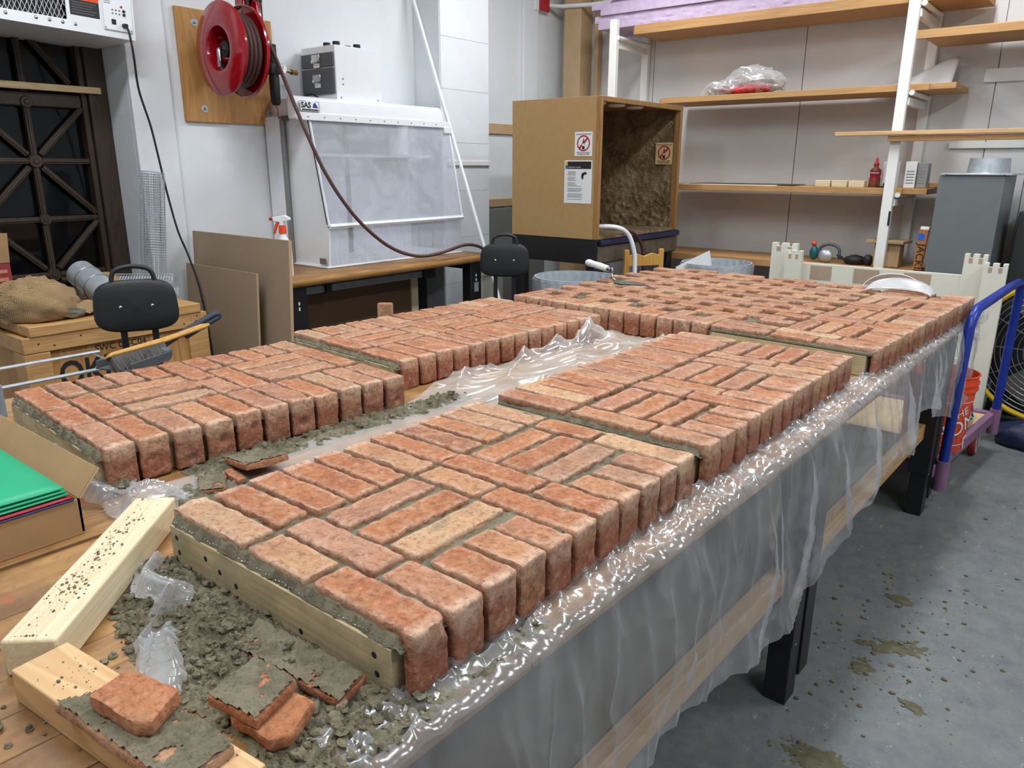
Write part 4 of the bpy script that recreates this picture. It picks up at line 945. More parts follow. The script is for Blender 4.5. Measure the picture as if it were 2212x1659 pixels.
for x in (-.25, .6):
    box('strip_bracket', M_WHITEPOST, t, x-.015, x+.015, FY-.13, WY-.005, 1.63, 1.655, .002)
# pink foam boards
fl = [(-3.46, -1.0, 0), (-3.50, -1.3, .012), (-3.44, -.95, -.008), (-3.54, -1.2, .02), (-3.36, -1.1, .0), (-3.42, -1.15, .01)]
names = ['bottom pink foam board lying directly on the top shelf, rough edged', 'second pink foam board above the top shelf, black handwriting on its edge', 'third pink foam board from the top shelf', 'fourth pink foam board from the top shelf, sticking out furthest left', 'fifth pink foam board from the top shelf, its left end set back', 'topmost pink foam board in the stack at the picture top']
z = 2.516
for k, (x0, x1, dy) in enumerate(fl):
    o = thing('foam_board', names[k], 'foam board', ((x0+x1)/2, 5.6, z), group='pink foam boards on the top shelf')
    h = .047
    rr = random.Random(k)
    mb = MB()
    def edge(u, v_):
        x = x0+u*(x1-x0); return (x, FY-.005+dy+(.006*fb((x*9, v_*2, k)) if k < 2 else .001*fb((x*3, v_, k))), z+v_*h)
    bd = MB().bx(x0, x1, FY+.0+dy, RYB-.05+dy, z, z+h).build('board', M_PINK, o, bevel=.002)
    MB().grid(160, 3, edge).build('cut_edge', M_PINK, o, smooth=30, fix=False)
    if k == 0: text('lettering', 'CHRIS S.', .032, M_INK, o, (-1.66, FY-.016, z+.009), (1, 0, 0), (0, 0, 1))
    if k == 1: text('lettering', 'CHRIS S', .03, M_INK, o, (-1.75, FY-.004, z+.009), (1, 0, 0), (0, 0, 1))
    z += h+.002
# plastic bag bundle on the middle shelf
t = thing('plastic_bag_bundle', 'crumpled clear plastic bags folded over red printed bags on the middle shelf', 'plastic bags', (-2.33, 5.5, 1.99))
for k, (cx_, cz_, rx_, rz_, cy2) in enumerate(((-2.36, 2.05, .15, .06, 5.50), (-2.26, 2.075, .20, .085, 5.56), (-2.16, 2.07, .16, .07, 5.48), (-2.44, 2.03, .10, .045, 5.47), (-2.24, 2.11, .15, .07, 5.52))):
    def crump(d, k=k): return 1+.22*fb((d.x*2.2+k*5, d.y*2, d.z*2))+.10*(1-abs(noise.noise(Vector((d.x*4, d.y*9+k, d.z*7)))*2))
    mb = MB().ball((cx_, cy2, cz_), (rx_, .09, rz_), 44, 26, crump)
    for i, p in enumerate(mb.v): mb.v[i] = (p[0], p[1], max(1.993, p[2]))
    mb.build('clear_bag', M_FILM2, t, smooth=80)
for k in range(5):
    pts = [(-2.30+.04*k, 5.44+.03*k, 2.17-.012*k), (-2.2+.03*k, 5.45+.03*k, 2.15-.015*k), (-2.07+.012*k, 5.46+.02*k, 2.10-.02*k), (-2.03, 5.47+.02*k, 2.04-.004*k)]
    MB().tube(smoothpath(pts), [.004+.012*math.sin(PI*i/18) for i in range(19)], 8).build('bag_fold', M_FILM2, t, smooth=1)
MB().tube(smoothpath([(-2.42, 5.45, 2.06), (-2.50, 5.44, 2.07), (-2.55, 5.44, 2.03), (-2.57, 5.44, 1.996)]), [.018]*19, 8).build('bag_neck', M_FILM2, t, smooth=1)
MB().ball((-2.27, 5.47, 2.025), (.2, .06, .032), 24, 12, lump).build('red_bag', plain('red_bag_print', S(206, 60, 66), .4, var=.5, nscale=25), t, smooth=60)
# curled white paper sheet
t = thing('paper_sheet', 'large curled white paper sheet on the middle shelf beside the post', 'paper', (-1.25, 5.6, 1.99))
def curl(u, v_):
    x = -1.60+u*.60; h = .185*min(1, u*1.12)**1.5*(1-.25*max(0, u-.9)*10*0)
    return (x, 5.62+.18*v_+.05*math.sin(u*3), 1.993+h*v_)
MB().grid(24, 8, curl).build('sheet', M_PAPER, t, smooth=80, solid=.001, fix=False)
# wood blocks, glue, roll, cartons on the lower shelf
for k, lab in enumerate(('left of three pale wood blocks on the lower shelf', 'middle of three pale wood blocks on the lower shelf', 'right of three pale wood blocks on the lower shelf, next to the glue bottle')):
    x0 = -1.69+k*.108
    o = thing('wood_block', lab, 'wood block', (x0+.05, 5.43, 1.372), group='wood blocks on the lower shelf')
    box('block', M_PINE, o, x0, x0+.098, FY+.005, FY+.08, 1.372, 1.415, .004)
t = thing('glue_bottle', 'red and brown wood glue bottle with a red nozzle on the lower shelf', 'glue bottle', (-1.335, 5.50, 1.372))
gx_, gy_, gz_ = -1.335, 5.49, 1.372
MB().lathe([(0, 0), (.034, 0), (.036, .008), (.034, .05), (.030, .07), (.034, .09), (.032, .112), (.014, .128), (.014, .135), (0, .135)], 22, Matrix.Translation((gx_, gy_, gz_)), ).build('bottle', plain('brown_glue_plastic', S(120, 66, 30), .35), t, smooth=50)
MB().lathe([(.0362, .045), (.0352, .05), (.0312, .07), (.0352, .09), (.034, .108)], 22, Matrix.Translation((gx_, gy_, gz_))).build('label', plain('glue_label_red', S(140, 24, 30), .4), t, smooth=50)
text('lettering', 'TITEBOND', .0125, M_PAPER, t, (gx_-.030, gy_-.037, gz_+.088), (1, 0, 0), (0, .1, 1))
MB().lathe([(.016, .135), (.017, .15), (.010, .158), (.006, .185), (0, .19)], 16, Matrix.Translation((gx_, gy_, gz_))).build('nozzle', M_SIGNRED, t, smooth=40)
t = thing('paper_roll', 'white paper roll standing on the lower shelf behind the post', 'paper roll', (-1.235, 5.52, 1.372))
MB().lathe([(0, 0), (.05, 0), (.05, .165), (.018, .165), (.018, .1), (0, .1)], 28, Matrix.Translation((-1.25, 5.52, 1.372))).build('roll', M_PAPER, t, smooth=40)
t = thing('black_clamp', 'small black plastic clamp beside the white roll on the shelf', 'clamp', (-1.25, 5.44, 1.372))
MB().bx(-1.31, -1.2, 5.42, 5.455, 1.373, 1.383).build('bar', M_RUBBER, t, bevel=.003)
MB().ball((-1.245, 5.435, 1.392), (.025, .012, .016), 12, 8).build('grip', M_RUBBER, t, smooth=1)
for k, (x, lab) in enumerate(((-1.12, 'white printed carton standing right behind the white post'), (-1.055, 'grey narrow carton at the right end of the lower shelf'))):
    o = thing('carton', lab, 'carton', (x, 5.5, 1.372), group='cartons on the lower shelf')
    c_ = box('box', M_PAPER if k == 0 else plain('grey_carton', S(150, 148, 148), .6), o, x-.035+.008*k, x+.03, 5.47, 5.56, 1.373, 1.535-.01*k, .002)
    for q in range(5): box('print_line', plain('print_grey', S(130, 130, 132), .7), c_, x-.025, x+.02, 5.4693, 5.47, 1.40+q*.018, 1.406+q*.018)
t = thing('wood_scraps', 'small brown wood offcut on the right end of the lower shelf', 'offcut', (-1.0, 5.6, 1.372))
MB().bx(-.08, .08, -.03, .03, 0, .03, Matrix.Translation((-1.06, 5.66, 1.373)) @ Matrix.Rotation(.4, 4, 'Z')).build('offcut', M_SHELF, t, bevel=.003)
t = thing('thin_sheets', 'thin grey and cream sheets lying on the left of the lower shelf', 'sheets', (-2.4, 5.5, 1.372))
MB().bx(-2.66, -1.95, FY-.01, 5.7, 1.3725, 1.377).build('sheet', M_CREAM, t)
MB().bx(-2.62, -1.85, FY+.02, 5.72, 1.3775, 1.3805).build('sheet', plain('dark_sheet', S(70, 68, 64), .6), t)
# things on the lowest shelf
LZ = .861
t = thing('ear_muffs', 'grey and teal ear muffs with an orange knob on the lowest shelf', 'ear muffs', (-1.58, 5.5, LZ))
MB().tube(smoothpath([(-1.64, 5.5, LZ+.04), (-1.63, 5.5, LZ+.10), (-1.57, 5.5, LZ+.125), (-1.51, 5.5, LZ+.10), (-1.5, 5.5, LZ+.03)]), .011, 8).build('headband', M_DGREY, t, smooth=1)
MB().ball((-1.59, 5.49, LZ+.045), (.05, .03, .045), 18, 12).build('cup', M_STEEL, t, smooth=1)
MB().ball((-1.67, 5.49, LZ+.06), (.03, .03, .05), 14, 10).build('cup', plain('teal_plastic', S(20, 90, 92), .4), t, smooth=1)
MB().ball((-1.675, 5.49, LZ+.125), .018, 12, 8).build('knob', plain('orange_red', S(226, 84, 50), .4), t, smooth=1)
t = thing('respirator', 'black rubber respirator heap on the lowest shelf left of the post', 'respirator', (-1.36, 5.5, LZ))
MB().ball((-1.40, 5.5, LZ+.028), (.07, .05, .035), 18, 10, lump).build('facepiece', M_RUBBER, t, smooth=50)
MB().ball((-1.31, 5.49, LZ+.035), (.035, .03, .038), 14, 10).build('cartridge', M_RUBBER, t, smooth=1)
MB().bx(-.05, .05, -.025, .025, 0, .008, Matrix.Translation((-1.47, 5.49, LZ+.03)) @ Matrix.Rotation(.5, 4, 'Y')).build('strap', M_RUBBER, t, bevel=.002)
t = thing('wooden_stool', 'small worn wooden stand behind the white post on the lowest shelf', 'wooden stand', (-1.2, 5.55, LZ))
MB().prism([(-1.33, 5.45), (-1.10, 5.45), (-1.08, 5.62), (-1.31, 5.62)], LZ+.155, LZ+.175).build('top', M_TRIM, t, bevel=.003)
box('body', M_TRIM, t, -1.28, -1.12, 5.48, 5.6, LZ+.002, LZ+.155, .003)
t = thing('marked_plank', 'orange plank with blue tape and black handwriting leaning beside the grey cabinet', 'plank', (-.99, 5.24, 0), local=True, rot=(0, math.radians(2), 0))
MB().bx(-.025, .025, -.012, .012, 0, 1.15).build('plank', wood('orange_plank', S(190, 124, 60), S(150, 88, 40), 'Z', 16, .06), t, bevel=.002)
MB().bx(-.026, .01, -.0135, -.012, 1.07, 1.11).build('tape', plain('blue_tape', S(36, 92, 200), .5), t)
MB().bx(-.02, .026, -.0135, .0135, 1.135, 1.152).build('tape', M_PAPER, t)
text('handwriting', 'JACKIE', .062, M_INK, t, (-.018, -.0135, 1.05), (0, 0, -1), (1, 0, 0))

# ------------------------------------------------------------------ grey cabinet with duct collar
t = thing('metal_cabinet', 'tall grey sheet-metal cabinet with a round duct collar on top', 'cabinet', (-.74, 5.45, 0))
MB().bx(-.91, -.575, 5.2, 5.75, 0, 1.455).build('body', M_GREY, t, bevel=.004)
MB().bx(-.90, -.54, 5.19, 5.76, 1.457, 1.468).build('top_flange', M_STEEL, t, bevel=.002)
MB().lathe([(.118, 0), (.112, .004), (.105, .085), (.102, .085), (.102, .004), (.118, .0)], 40, Matrix.Translation((-.69, 5.42, 1.468))).build('duct_collar', M_STEEL, t, smooth=40)
for x in (-.87, -.58):
    MB().ball((x, 5.189, 1.462), .005, 8, 6).build('screw', M_ALU, t)
# crenellated white panels
def castle(label, y, xs, bar, top):
    t = thing('castle_panel', label, 'play panel', ((xs[0][0]+xs[-1][1])/2, y, 0), group='crenellated white panels')
    for (x0, x1, z1) in xs:
        n = 3; w_ = (x1-x0)
        pts = [(x0, 0), (x1, 0), (x1, z1)]
        m_ = w_/7
        notch = .022
        # right to left along the top, two notches
        pts += [(x1-m_*1.4, z1), (x1-m_*1.4, z1-notch), (x1-m_*2.6, z1-notch), (x1-m_*2.6, z1), (x0+m_*2.6, z1), (x0+m_*2.6, z1-notch), (x0+m_*1.4, z1-notch), (x0+m_*1.4, z1), (x0, z1)]
        tw = MB().prism(pts, y-.022, y+.022, Matrix(((1, 0, 0, 0), (0, 0, 1, 0), (0, 1, 0, 0), (0, 0, 0, 1)))).build('tower', M_CREAM, t, bevel=.001)
        for a, b_ in ((x1-m_*2.6, x1-m_*1.4), (x0+m_*1.4, x0+m_*2.6)): box('notch_face', M_LAMINATE, tw, a, b_, y-.0226, y-.022, z1-notch-.03, z1-notch)
    if bar:
        x0, x1, z0, z1 = bar
        bo = box('cross_board', M_CREAM, t, x0, x1, y-.012, y+.012, z0, z1, .002)
        for a, b_ in top: box('laminate_patch', M_LAMINATE, bo, a, b_, y-.0135, y-.012, z1-.10, z1-.012)
    return t
castle('white crenellated panel with brown patches on its cross board, behind the bricks', 4.93, [(-1.762, -1.60, 1.03), (-.668, -.555, 1.036)], (-1.60, -.668, .70, .915), [(-1.505, -1.375), (-1.245, -1.10), (-.965, -.82)])
castle('second white crenellated panel standing just in front of the patched one', 4.86, [(-1.645, -1.545, .995), (-.60+.04, -.448, 1.0)], (-1.545, -.56, .3, .45), [])

# ------------------------------------------------------------------ blue-handled cart with bucket and bag
t = thing('panel_cart', 'purple platform cart with a tall blue tube handle at the table end', 'cart', (-.7, 4.15, 0))
DKZ = .2
MB().add([(-.47, 3.62, .16), (-.365, 4.70, .16), (-.40, 4.70, .16), (-.505, 3.62, .16), (-.47, 3.62, .22), (-.365, 4.70, .22), (-.40, 4.70, .22), (-.505, 3.62, .22)], [(0, 3, 2, 1), (4, 5, 6, 7), (0, 1, 5, 4), (1, 2, 6, 5), (2, 3, 7, 6), (3, 0, 4, 7)]).build('side_rail', M_PURPLE, t, bevel=.004)
MB().bx(-1.1, -.52, 3.62, 3.655, .16, .22).build('end_rail', M_PURPLE, t, bevel=.004)
MB().bx(-1.0, -.40, 4.66, 4.70, .16, .22).build('end_rail', M_PURPLE, t, bevel=.004)
MB().bx(-1.12, -1.08, 3.62, 4.70, .16, .22).build('side_rail', M_PURPLE, t, bevel=.004)
MB().prism([(-1.08, 3.655), (-.532, 3.655), (-.405, 4.66), (-1.08, 4.66)], .175, .205).build('deck', M_PINE_Y, t)
hp = [(-.445, 3.655, .12), (-.445, 3.655, .2), (-.438, 3.68, .84), (-.434, 3.70, .885), (-.43, 3.76, .915), (-.385, 4.40, .935), (-.368, 4.62, .935), (-.362, 4.67, .91), (-.362, 4.68, .86), (-.367, 4.68, .2), (-.367, 4.68, .12)]
MB().tube(hp, .021, 14).build('handle', M_BLUE, t, smooth=50)
for x, y in ((-.445, 3.655), (-.367, 4.68)): MB().cyl((x, y, .10), (x, y, .24), .028, n=14).build('socket', M_PURPLE, t, smooth=40)
for x, y in ((-.53, 3.75), (-.43, 4.55), (-1.02, 3.75), (-1.02, 4.55)):
    wl = MB().lathe([(.02, -.016), (.058, -.018), (.065, -.012), (.065, .012), (.058, .018), (.02, .016)], 28, Matrix.Translation((x, y, .066)) @ Matrix.Rotation(PI/2, 4, 'Y')).build('wheel', plain('caster_red', S(150, 40, 44), .5), t, smooth=40)
    MB().lathe([(0, -.019), (.05, -.019), (.05, .019), (0, .019)], 24, Matrix.Translation((x, y, .066)) @ Matrix.Rotation(PI/2, 4, 'Y')).build('wheel_disc', plain('caster_grey', S(190, 190, 186), .4), wl, smooth=40)
    MB().bx(x-.03, x+.03, y-.03, y+.03, .135, .16).bx(x-.026, x-.022, y-.02, y+.02, .05, .14).bx(x+.022, x+.026, y-.02, y+.02, .05, .14).build('caster_fork', M_STEEL, t)
t = thing('bucket', 'orange plastic bucket with white lettering standing on the cart', 'bucket', (-.555, 3.93, DKZ))
BC = Vector((-.548, 3.95, DKZ+.006)); T = Matrix.Translation(BC)
MB().lathe([(0, 0), (.128, 0), (.132, .006), (.147, .27), (.149, .30), (.157, .302), (.157, .312), (.149, .314), (.150, .33), (.158, .332), (.158, .34), (.150, .342), (.152, .366), (.158, .372), (.150, .376), (.144, .36), (.125, .01), (0, .01)], 44, T).build('pail', M_ORANGE, t, smooth=40)
def wrap_text(s_, size, z, a0):
    cu = bpy.data.curves.new('t', 'FONT'); cu.body = s_; cu.size = size; cu.resolution_u = 3
    ob = bpy.data.objects.new('t', cu); COL.objects.link(ob); dg = bpy.context.evaluated_depsgraph_get()
    me = bpy.data.meshes.new_from_object(ob.evaluated_get(dg)); bpy.data.objects.remove(ob)
    mb = MB(); vs = []
    for v in me.vertices:
        rx, rz = v.co.x*.92-v.co.y*.38, v.co.x*.38+v.co.y*.92   # the print runs uphill
        zz = z+rz; r = .1335+(.147-.132)*zz/.27+.0016; a = a0+rx/.14
        vs.append(BC+Vector((r*math.cos(a), r*math.sin(a), zz)))
    mb.add(vs, [tuple(p.vertices) for p in me.polygons]).build('lettering', M_PAPER, t, fix=False)
wrap_text('THE', .055, .165, math.radians(-56)); wrap_text('HOME', .10, .055, math.radians(-78)); wrap_text('DEPOT', .10, -.0+.01, math.radians(-10))
for z in (.255, .045): MB().lathe([(.1345+(.015)*z/.27, z-.0015), (.1345+.015*z/.27, z+.0015)], 44, T).build('print_line', M_PAPER, t)
t = thing('cement_bag', 'crumpled blue and white paper bag lying on the cart behind the bucket', 'bag', (-.52, 4.35, DKZ))
M_BAG = None
m, nt, b = new_mat('printed_bag'); v = coords(nt); b.inputs['Roughness'].default_value = .4
nt.links.new(ramp(nt, noise_n(nt, v, 6, 2, dist=1.2), [(.47, S(40, 62, 104)), (.5, S(222, 222, 222)), (.54, S(222, 222, 222)), (.57, S(40, 62, 104))]), b.inputs['Base Color'])
def bagl(d): return 1+.14*fb((d.x*2.4, d.y*2.4+4, d.z*2.4))
mb = MB().ball((-.555, 4.37, DKZ+.075), (.115, .26, .075), 30, 16, bagl)
for i, p in enumerate(mb.v): mb.v[i] = (p[0], p[1], max(DKZ+.007, p[2]))
mb.build('sack', m, t, smooth=60)
# drum fan behind the cart
t = thing('floor_fan', 'black drum fan with a yellow rim behind the cart', 'fan', (-.2, 5.15, 0))
FC = Vector((-.18, 5.10, .50)); FM = Matrix.Translation(FC) @ Matrix.Rotation(PI/2, 4, 'X')
def torus(R, r, nR=56, nr=8, z=0): return [(R+r*math.cos(2*PI*k/nr), z+r*math.sin(2*PI*k/nr)) for k in range(nr+1)]
MB().lathe(torus(.40, .016), 56, FM).build('yellow_rim', M_YELLOW, t, smooth=1)
MB().lathe([(.385, -.02), (.385, -.22), (.378, -.22), (.378, -.02)], 56, FM).build('drum', M_BLACK, t, smooth=40)
g = MB()
for R in [.06+.028*k for k in range(12)]: g.lathe(torus(R, .0022, 48, 4, .006), 48, FM)
for k in range(12):
    a = 2*PI*k/12; g.tube([FM @ Vector((.05*math.cos(a), .05*math.sin(a), .006)), FM @ Vector((.385*math.cos(a), .385*math.sin(a), .006))], .003, 5)
g.build('guard', M_ALU, t)
MB().lathe([(0, .016), (.06, .014), (.07, .0)], 28, FM).build('hub', M_CHROME, t, smooth=1)
for k in range(3):
    a = 2*PI*k/3
    MB().prism([(.06*math.cos(a), .06*math.sin(a)), (.34*math.cos(a-.3), .34*math.sin(a-.3)), (.36*math.cos(a+.25), .36*math.sin(a+.25)), (.07*math.cos(a+.5), .07*math.sin(a+.5))], -.09, -.085, FM).build('blade', M_ALU, t)
for s_ in (-.28, .28): MB().tube(smoothpath([(FC.x+s_, FC.y+.05, .28), (FC.x+s_*1.05, FC.y-.05, .02), (FC.x+s_*1.05, FC.y+.3, .02)]), .016, 8).build('foot_frame', M_BLACK, t, smooth=1)
t = thing('tarp_bundle', 'dark navy tarp bundle on the floor under the fan', 'tarp', (-.2, 4.85, 0))
mb = MB().ball((-.12, 4.88, .05), (.26, .13, .11), 30, 16, bagl)
for i, p in enumerate(mb.v): mb.v[i] = (p[0], p[1], max(.004, p[2]))
mb.build('bundle', M_NAVY, t, smooth=60)
t = thing('equipment_case', 'tall black equipment cabinet behind the fan at the right edge', 'cabinet', (.0, 5.6, 0))
MB().bx(-.5, .5, 5.45, 5.8, 0, 1.25).build('body', plain('charcoal_case', S(46, 48, 50), .5, var=.1), t, bevel=.006)
MB().bx(-.40, -.36, 5.444, 5.45, .95, 1.05).build('latch', M_ALU, t)
for x in (-.22, .2): box('door_seam', M_INK, t, x, x+.006, 5.446, 5.451, .05, 1.2)

# ------------------------------------------------------------------ big work tables under the bricks
TZ = .848
TROT = math.radians(-1.4); TO = Vector((-.558, .5, 0))
def tw(x, y, z=0.0):
    c, s_ = math.cos(TROT), math.sin(TROT); return Vector((TO.x+c*x-s_*y, TO.y+s_*x+c*y, z))
def big_table(label, x0, x1, right):
    t = thing('work_table', label, 'table', tuple(TO), TROT, local=True, group='work tables under the brick panels')
    n = 10; w_ = (x1-x0)/n; rr = random.Random(int(x0*100))
    for k in range(n):
        # each strip is two boards laid end to end
        sp = .2+rr.random()*2.6
        for a, b_ in ((-.62, sp-.001), (sp+.001, 3.55)):
            MB().bx(x0+k*w_+.0006, x0+(k+1)*w_-.0006, a, b_, TZ-.045, TZ-rr.random()*.0008).build('plank', M_TABLE, t, bevel=.0015, seg=1)
    for y in (-.3, 1.47, 3.08):
        for x, s_ in ((x1-.03, 1), (x0+.06, -1)):
            if not right and s_ == 1: continue
            lg = MB().bx(x-.035, x+.03, y-.045, y+.03, 0, TZ-.05).build('leg', M_BLACK, t, bevel=.003)
            MB().bx(x-.045, x+.036, y-.055, y+.0, .2, TZ-.047).build('leg_sleeve', M_BLACK, lg, bevel=.003)
            MB().bx(x-.02, x+.036, y+.034, y+.105, .06, TZ-.047).build('leg_flange', M_BLACK, lg, bevel=.003)
            for z in (.2, .26, .7): MB().cyl((x+.03, y-.02, z), (x+.034, y-.02, z), .008, n=10).build('bolt', M_STEEL, lg)
        MB().bx(x0+.05, x1-.05, y-.03, y+.02, TZ-.12, TZ-.046).build('cross_rail', M_BLACK, t, bevel=.003)
    if right:
        box('stretcher', M_FIRY, t, x1-.075, x1-.035, -.6, 1.42, .36, .43, .003)
        box('stretcher', M_FIRY, t, x1-.075, x1-.035, 1.58, 3.04, .36, .43, .003)
        box('lower_shelf', plain('dim_shelf_board', S(120, 108, 92), .7), t, x0+.1, x1-.08, -.6, 3.04, .345, .36)
    return t
M_FIRY = wood('fir_stretcher', S(206, 164, 108), S(176, 128, 76), 'Y', 12, .06)
big_table('long wooden work table with black legs under the right-hand brick panels', -.80, 0, True)
big_table('long wooden work table under the left-hand brick panels, behind the other', -1.70, -.812, False)

# ------------------------------------------------------------------ bricks
BT = .092      # brick face above the table top
PITCH = .0725; BW = .0618
FINE = [False]
def brick_mesh(L, W, kind, seed, leg=.09, th=.021):
    """kind F flat slip; R / L corner slip with a leg at +x / -x"""
    if kind == 'R': prof = [(0, 0), (0, -th), (L-th, -th), (L-th, -leg), (L, -leg), (L, 0)]
    elif kind == 'L': prof = [(L, 0), (0, 0), (0, -leg*.55), (th, -leg*.55), (th, -th), (L, -th)]
    else: prof = [(0, 0), (0, -th), (L, -th), (L, 0)]
    bm = bmesh.new(); n = len(prof)
    a = [bm.verts.new((x, 0, z)) for x, z in prof]; b = [bm.verts.new((x, W, z)) for x, z in prof]
    bm.faces.new(a); bm.faces.new(b[::-1])
    for i in range(n): bm.faces.new((a[i], b[i], b[(i+1) % n], a[(i+1) % n]))
    bmesh.ops.recalc_face_normals(bm, faces=bm.faces)
    rs = random.Random(seed)
    bmesh.ops.bevel(bm, geom=list(bm.edges), offset=.0038+.002*rs.random(), segments=2, profile=.55, affect='EDGES', clamp_overlap=True)
    for _ in range(3):
        es = [e for e in bm.edges if e.calc_length() > .021]
        if es: bmesh.ops.subdivide_edges(bm, edges=es, cuts=1, use_grid_fill=True)
    if FINE[0]:
        for _ in range(2):
            es = [e for e in bm.edges if e.calc_length() > .0085]
            if es: bmesh.ops.subdivide_edges(bm, edges=es, cuts=1, use_grid_fill=True)
    bmesh.ops.triangulate(bm, faces=[f for f in bm.faces if len(f.verts) > 4])
    lay = bm.verts.layers.float.new('wear'); lay2 = bm.verts.layers.float.new('return_leg')
    o = Vector((rs.random()*50, rs.random()*50, rs.random()*50))
    for v in bm.verts:
        p = v.co.copy()
        dt = abs(p.z); ex = min(p.x, L-p.x); ey = min(p.y, W-p.y)
        near_end = (p.x > L-.02) if kind == 'R' else (p.x < .02 if kind == 'L' else False)
        w1 = .75*max(0, 1-min(ex, ey)/.010)*max(0, 1-dt/.014)
        if near_end: w1 = max(w1, max(0, 1-(abs(L-p.x)+dt if kind == 'R' else p.x+dt)/.045))
        v[lay] = min(1, w1*1.2); v[lay2] = 1.0 if (dt > .026) else 0.0
        nz = noise.noise_vector((p+o)*38)*.0022+noise.noise_vector((p+o)*95)*.0011+noise.noise_vector((p+o)*14)*.0018
        chip = noise.noise((p+o)*24)
        if chip > .38 and w1 > .25: nz -= v.normal*(chip-.38)*.012
        v.co = p+Vector((nz.x, nz.y, nz.z))
    if kind in 'RL' and rs.random() < .55:
        cx = W*(.3+.4*rs.random()); cz = -leg*(.35+.45*rs.random()); r = .005+.004*rs.random()
        for v in bm.verts:
            if (v.co.x > L-.012) if kind == 'R' else (v.co.x < .012):
                d = math.hypot(v.co.y-cx, v.co.z-cz)
                if d < r*1.6: v.co.x -= (.006 if kind == 'R' else -.006)*max(0, 1-(d/(r*1.6))**2)
    c = Vector((L/2, W/2, 0))
    bmesh.ops.translate(bm, verts=bm.verts, vec=-c)
    me = bpy.data.meshes.new('brick'); bm.to_mesh(me); bm.free()
    me.materials.append(M_BRICK); me.shade_smooth(); me.set_sharp_from_angle(angle=math.radians(55))
    return me
SEED = [100]
def put_brick(t, x0, x1, y, kind='F', w_=BW, leg=.09, rot=0, dz=0):
    """along x, near edge at y"""
    SEED[0] += 1; rs = random.Random(SEED[0])
    me = brick_mesh(x1-x0, w_, kind, SEED[0], leg)
    o = bpy.data.objects.new('brick', me); COL.objects.link(o); o.parent = t
    o.location = ((x0+x1)/2+rs.uniform(-.001, .001), y+w_/2+rs.uniform(-.0012, .0012), BT+rs.uniform(-.0015, .0015)+dz)
    o.rotation_euler = (rs.uniform(-.012, .012), rs.uniform(-.008, .008), rs.uniform(-.014, .014)+rot)
    return o
def put_u(t, x, y0, y1, kind='F', w_=BW, leg=.09, dz=0):
    """along y, left edge at x; kind N has its leg at the near end"""
    SEED[0] += 1; rs = random.Random(SEED[0])
    me = brick_mesh(y1-y0, w_, 'R' if kind == 'N' else 'F', SEED[0], leg)
    o = bpy.data.objects.new('brick', me); COL.objects.link(o); o.parent = t
    o.location = (x+w_/2+rs.uniform(-.0012, .0012), (y0+y1)/2+rs.uniform(-.001, .001), BT+rs.uniform(-.0015, .0015)+dz)
    o.rotation_euler = (rs.uniform(-.01, .01), rs.uniform(-.008, .008), rs.uniform(-.014, .014)+(-PI/2 if kind == 'N' else PI/2))
    return o
def mortar_bed(t, x0, x1, y0, y1, hi=None, step=.010, name='mortar_bed', depth=.0135):
    nx = int((x1-x0)/step); ny = int((y1-y0)/step)
    def top(u, v_):
        x = x0+u*(x1-x0); y = y0+v_*(y1-y0); e = min(u*nx, (1-u)*nx, v_*ny, (1-v_)*ny)
        z = BT-depth+.0045*fb((x*30, y*30, 1))+.0025*fb((x*80, y*80, 4))
        if e < 1: z -= .016
        jx = .004*fb((y*20, x*20, 6)) if (e < 1) else 0
        return (x+jx, y+jx, z)
    mb = MB().grid(nx, ny, top)
    mb.bx(x0+.004, x1-.004, y0+.004, y1-.004, .062, BT-.022)
    return mb.build(name, M_MORTAR, t, smooth=60, fix=False)
def lath(t, x0, x1, y, z, name='metal_lath'):
    mb = MB(); n = int((x1-x0)/.008)
    for k in range(n):
        x = x0+k*.008; a = .004*math.sin(k*1.7)
        mb.tube([(x, y, z+.001), (x+.006, y-.004, z+.006+a*.4), (x+.010, y+.002, z+.001)], .0009, 4, False)
    mb.tube([(x0, y, z+.003), (x1, y, z+.003)], .0012, 5, False)
    return mb.build(name, M_STEEL, t)
def frame(t, w_, L, x0=.01, right=.03, far=True, holes=False):
    b = MB().bx(x0, w_-right, -.012, .026, 0, .066).build('end_board', M_ENDB, t, bevel=.0015)
    if holes:
        for x, z in ((.026, .048), (.03, .022), (.115, .04), (.155, .03), (.20, .022), (w_-.30, .0), (w_-.062, .045), (w_-.058, .018), (w_-.22, .012)):
            if z: MB().lathe([(0, .0006), (.0042, .0006), (.005, 0)], 12, Matrix.Translation((x, -.012, z)) @ Matrix.Rotation(PI/2, 4, 'X')).build('screw_hole', M_INK, b)
    if far: MB().bx(x0, w_-right, L-.03, L+.006, 0, .066).build('end_board', M_ENDB, t, bevel=.0015)
    MB().bx(x0+.022, x0+.058, .026, L-.03, 0, .062).build('side_board', M_PINE_Y, t)
    MB().bx(w_-right-.036, w_-right, .026, L-.03, 0, .062).build('side_board', M_PINE_Y, t)
    MB().bx(x0+.04, w_-right-.02, .026, L-.03, .05, .062).build('backer', M_PINE_Y, t)
    lath(t, x0+.004, w_-right-.004, -.004, .066)
    return b
def panel(label, ox, oy, rot):
    return thing('brickwork_slab', label, 'brick panel', (ox, oy, TZ+.001), math.radians(rot), local=True, group='brick veneer panels on the tables')

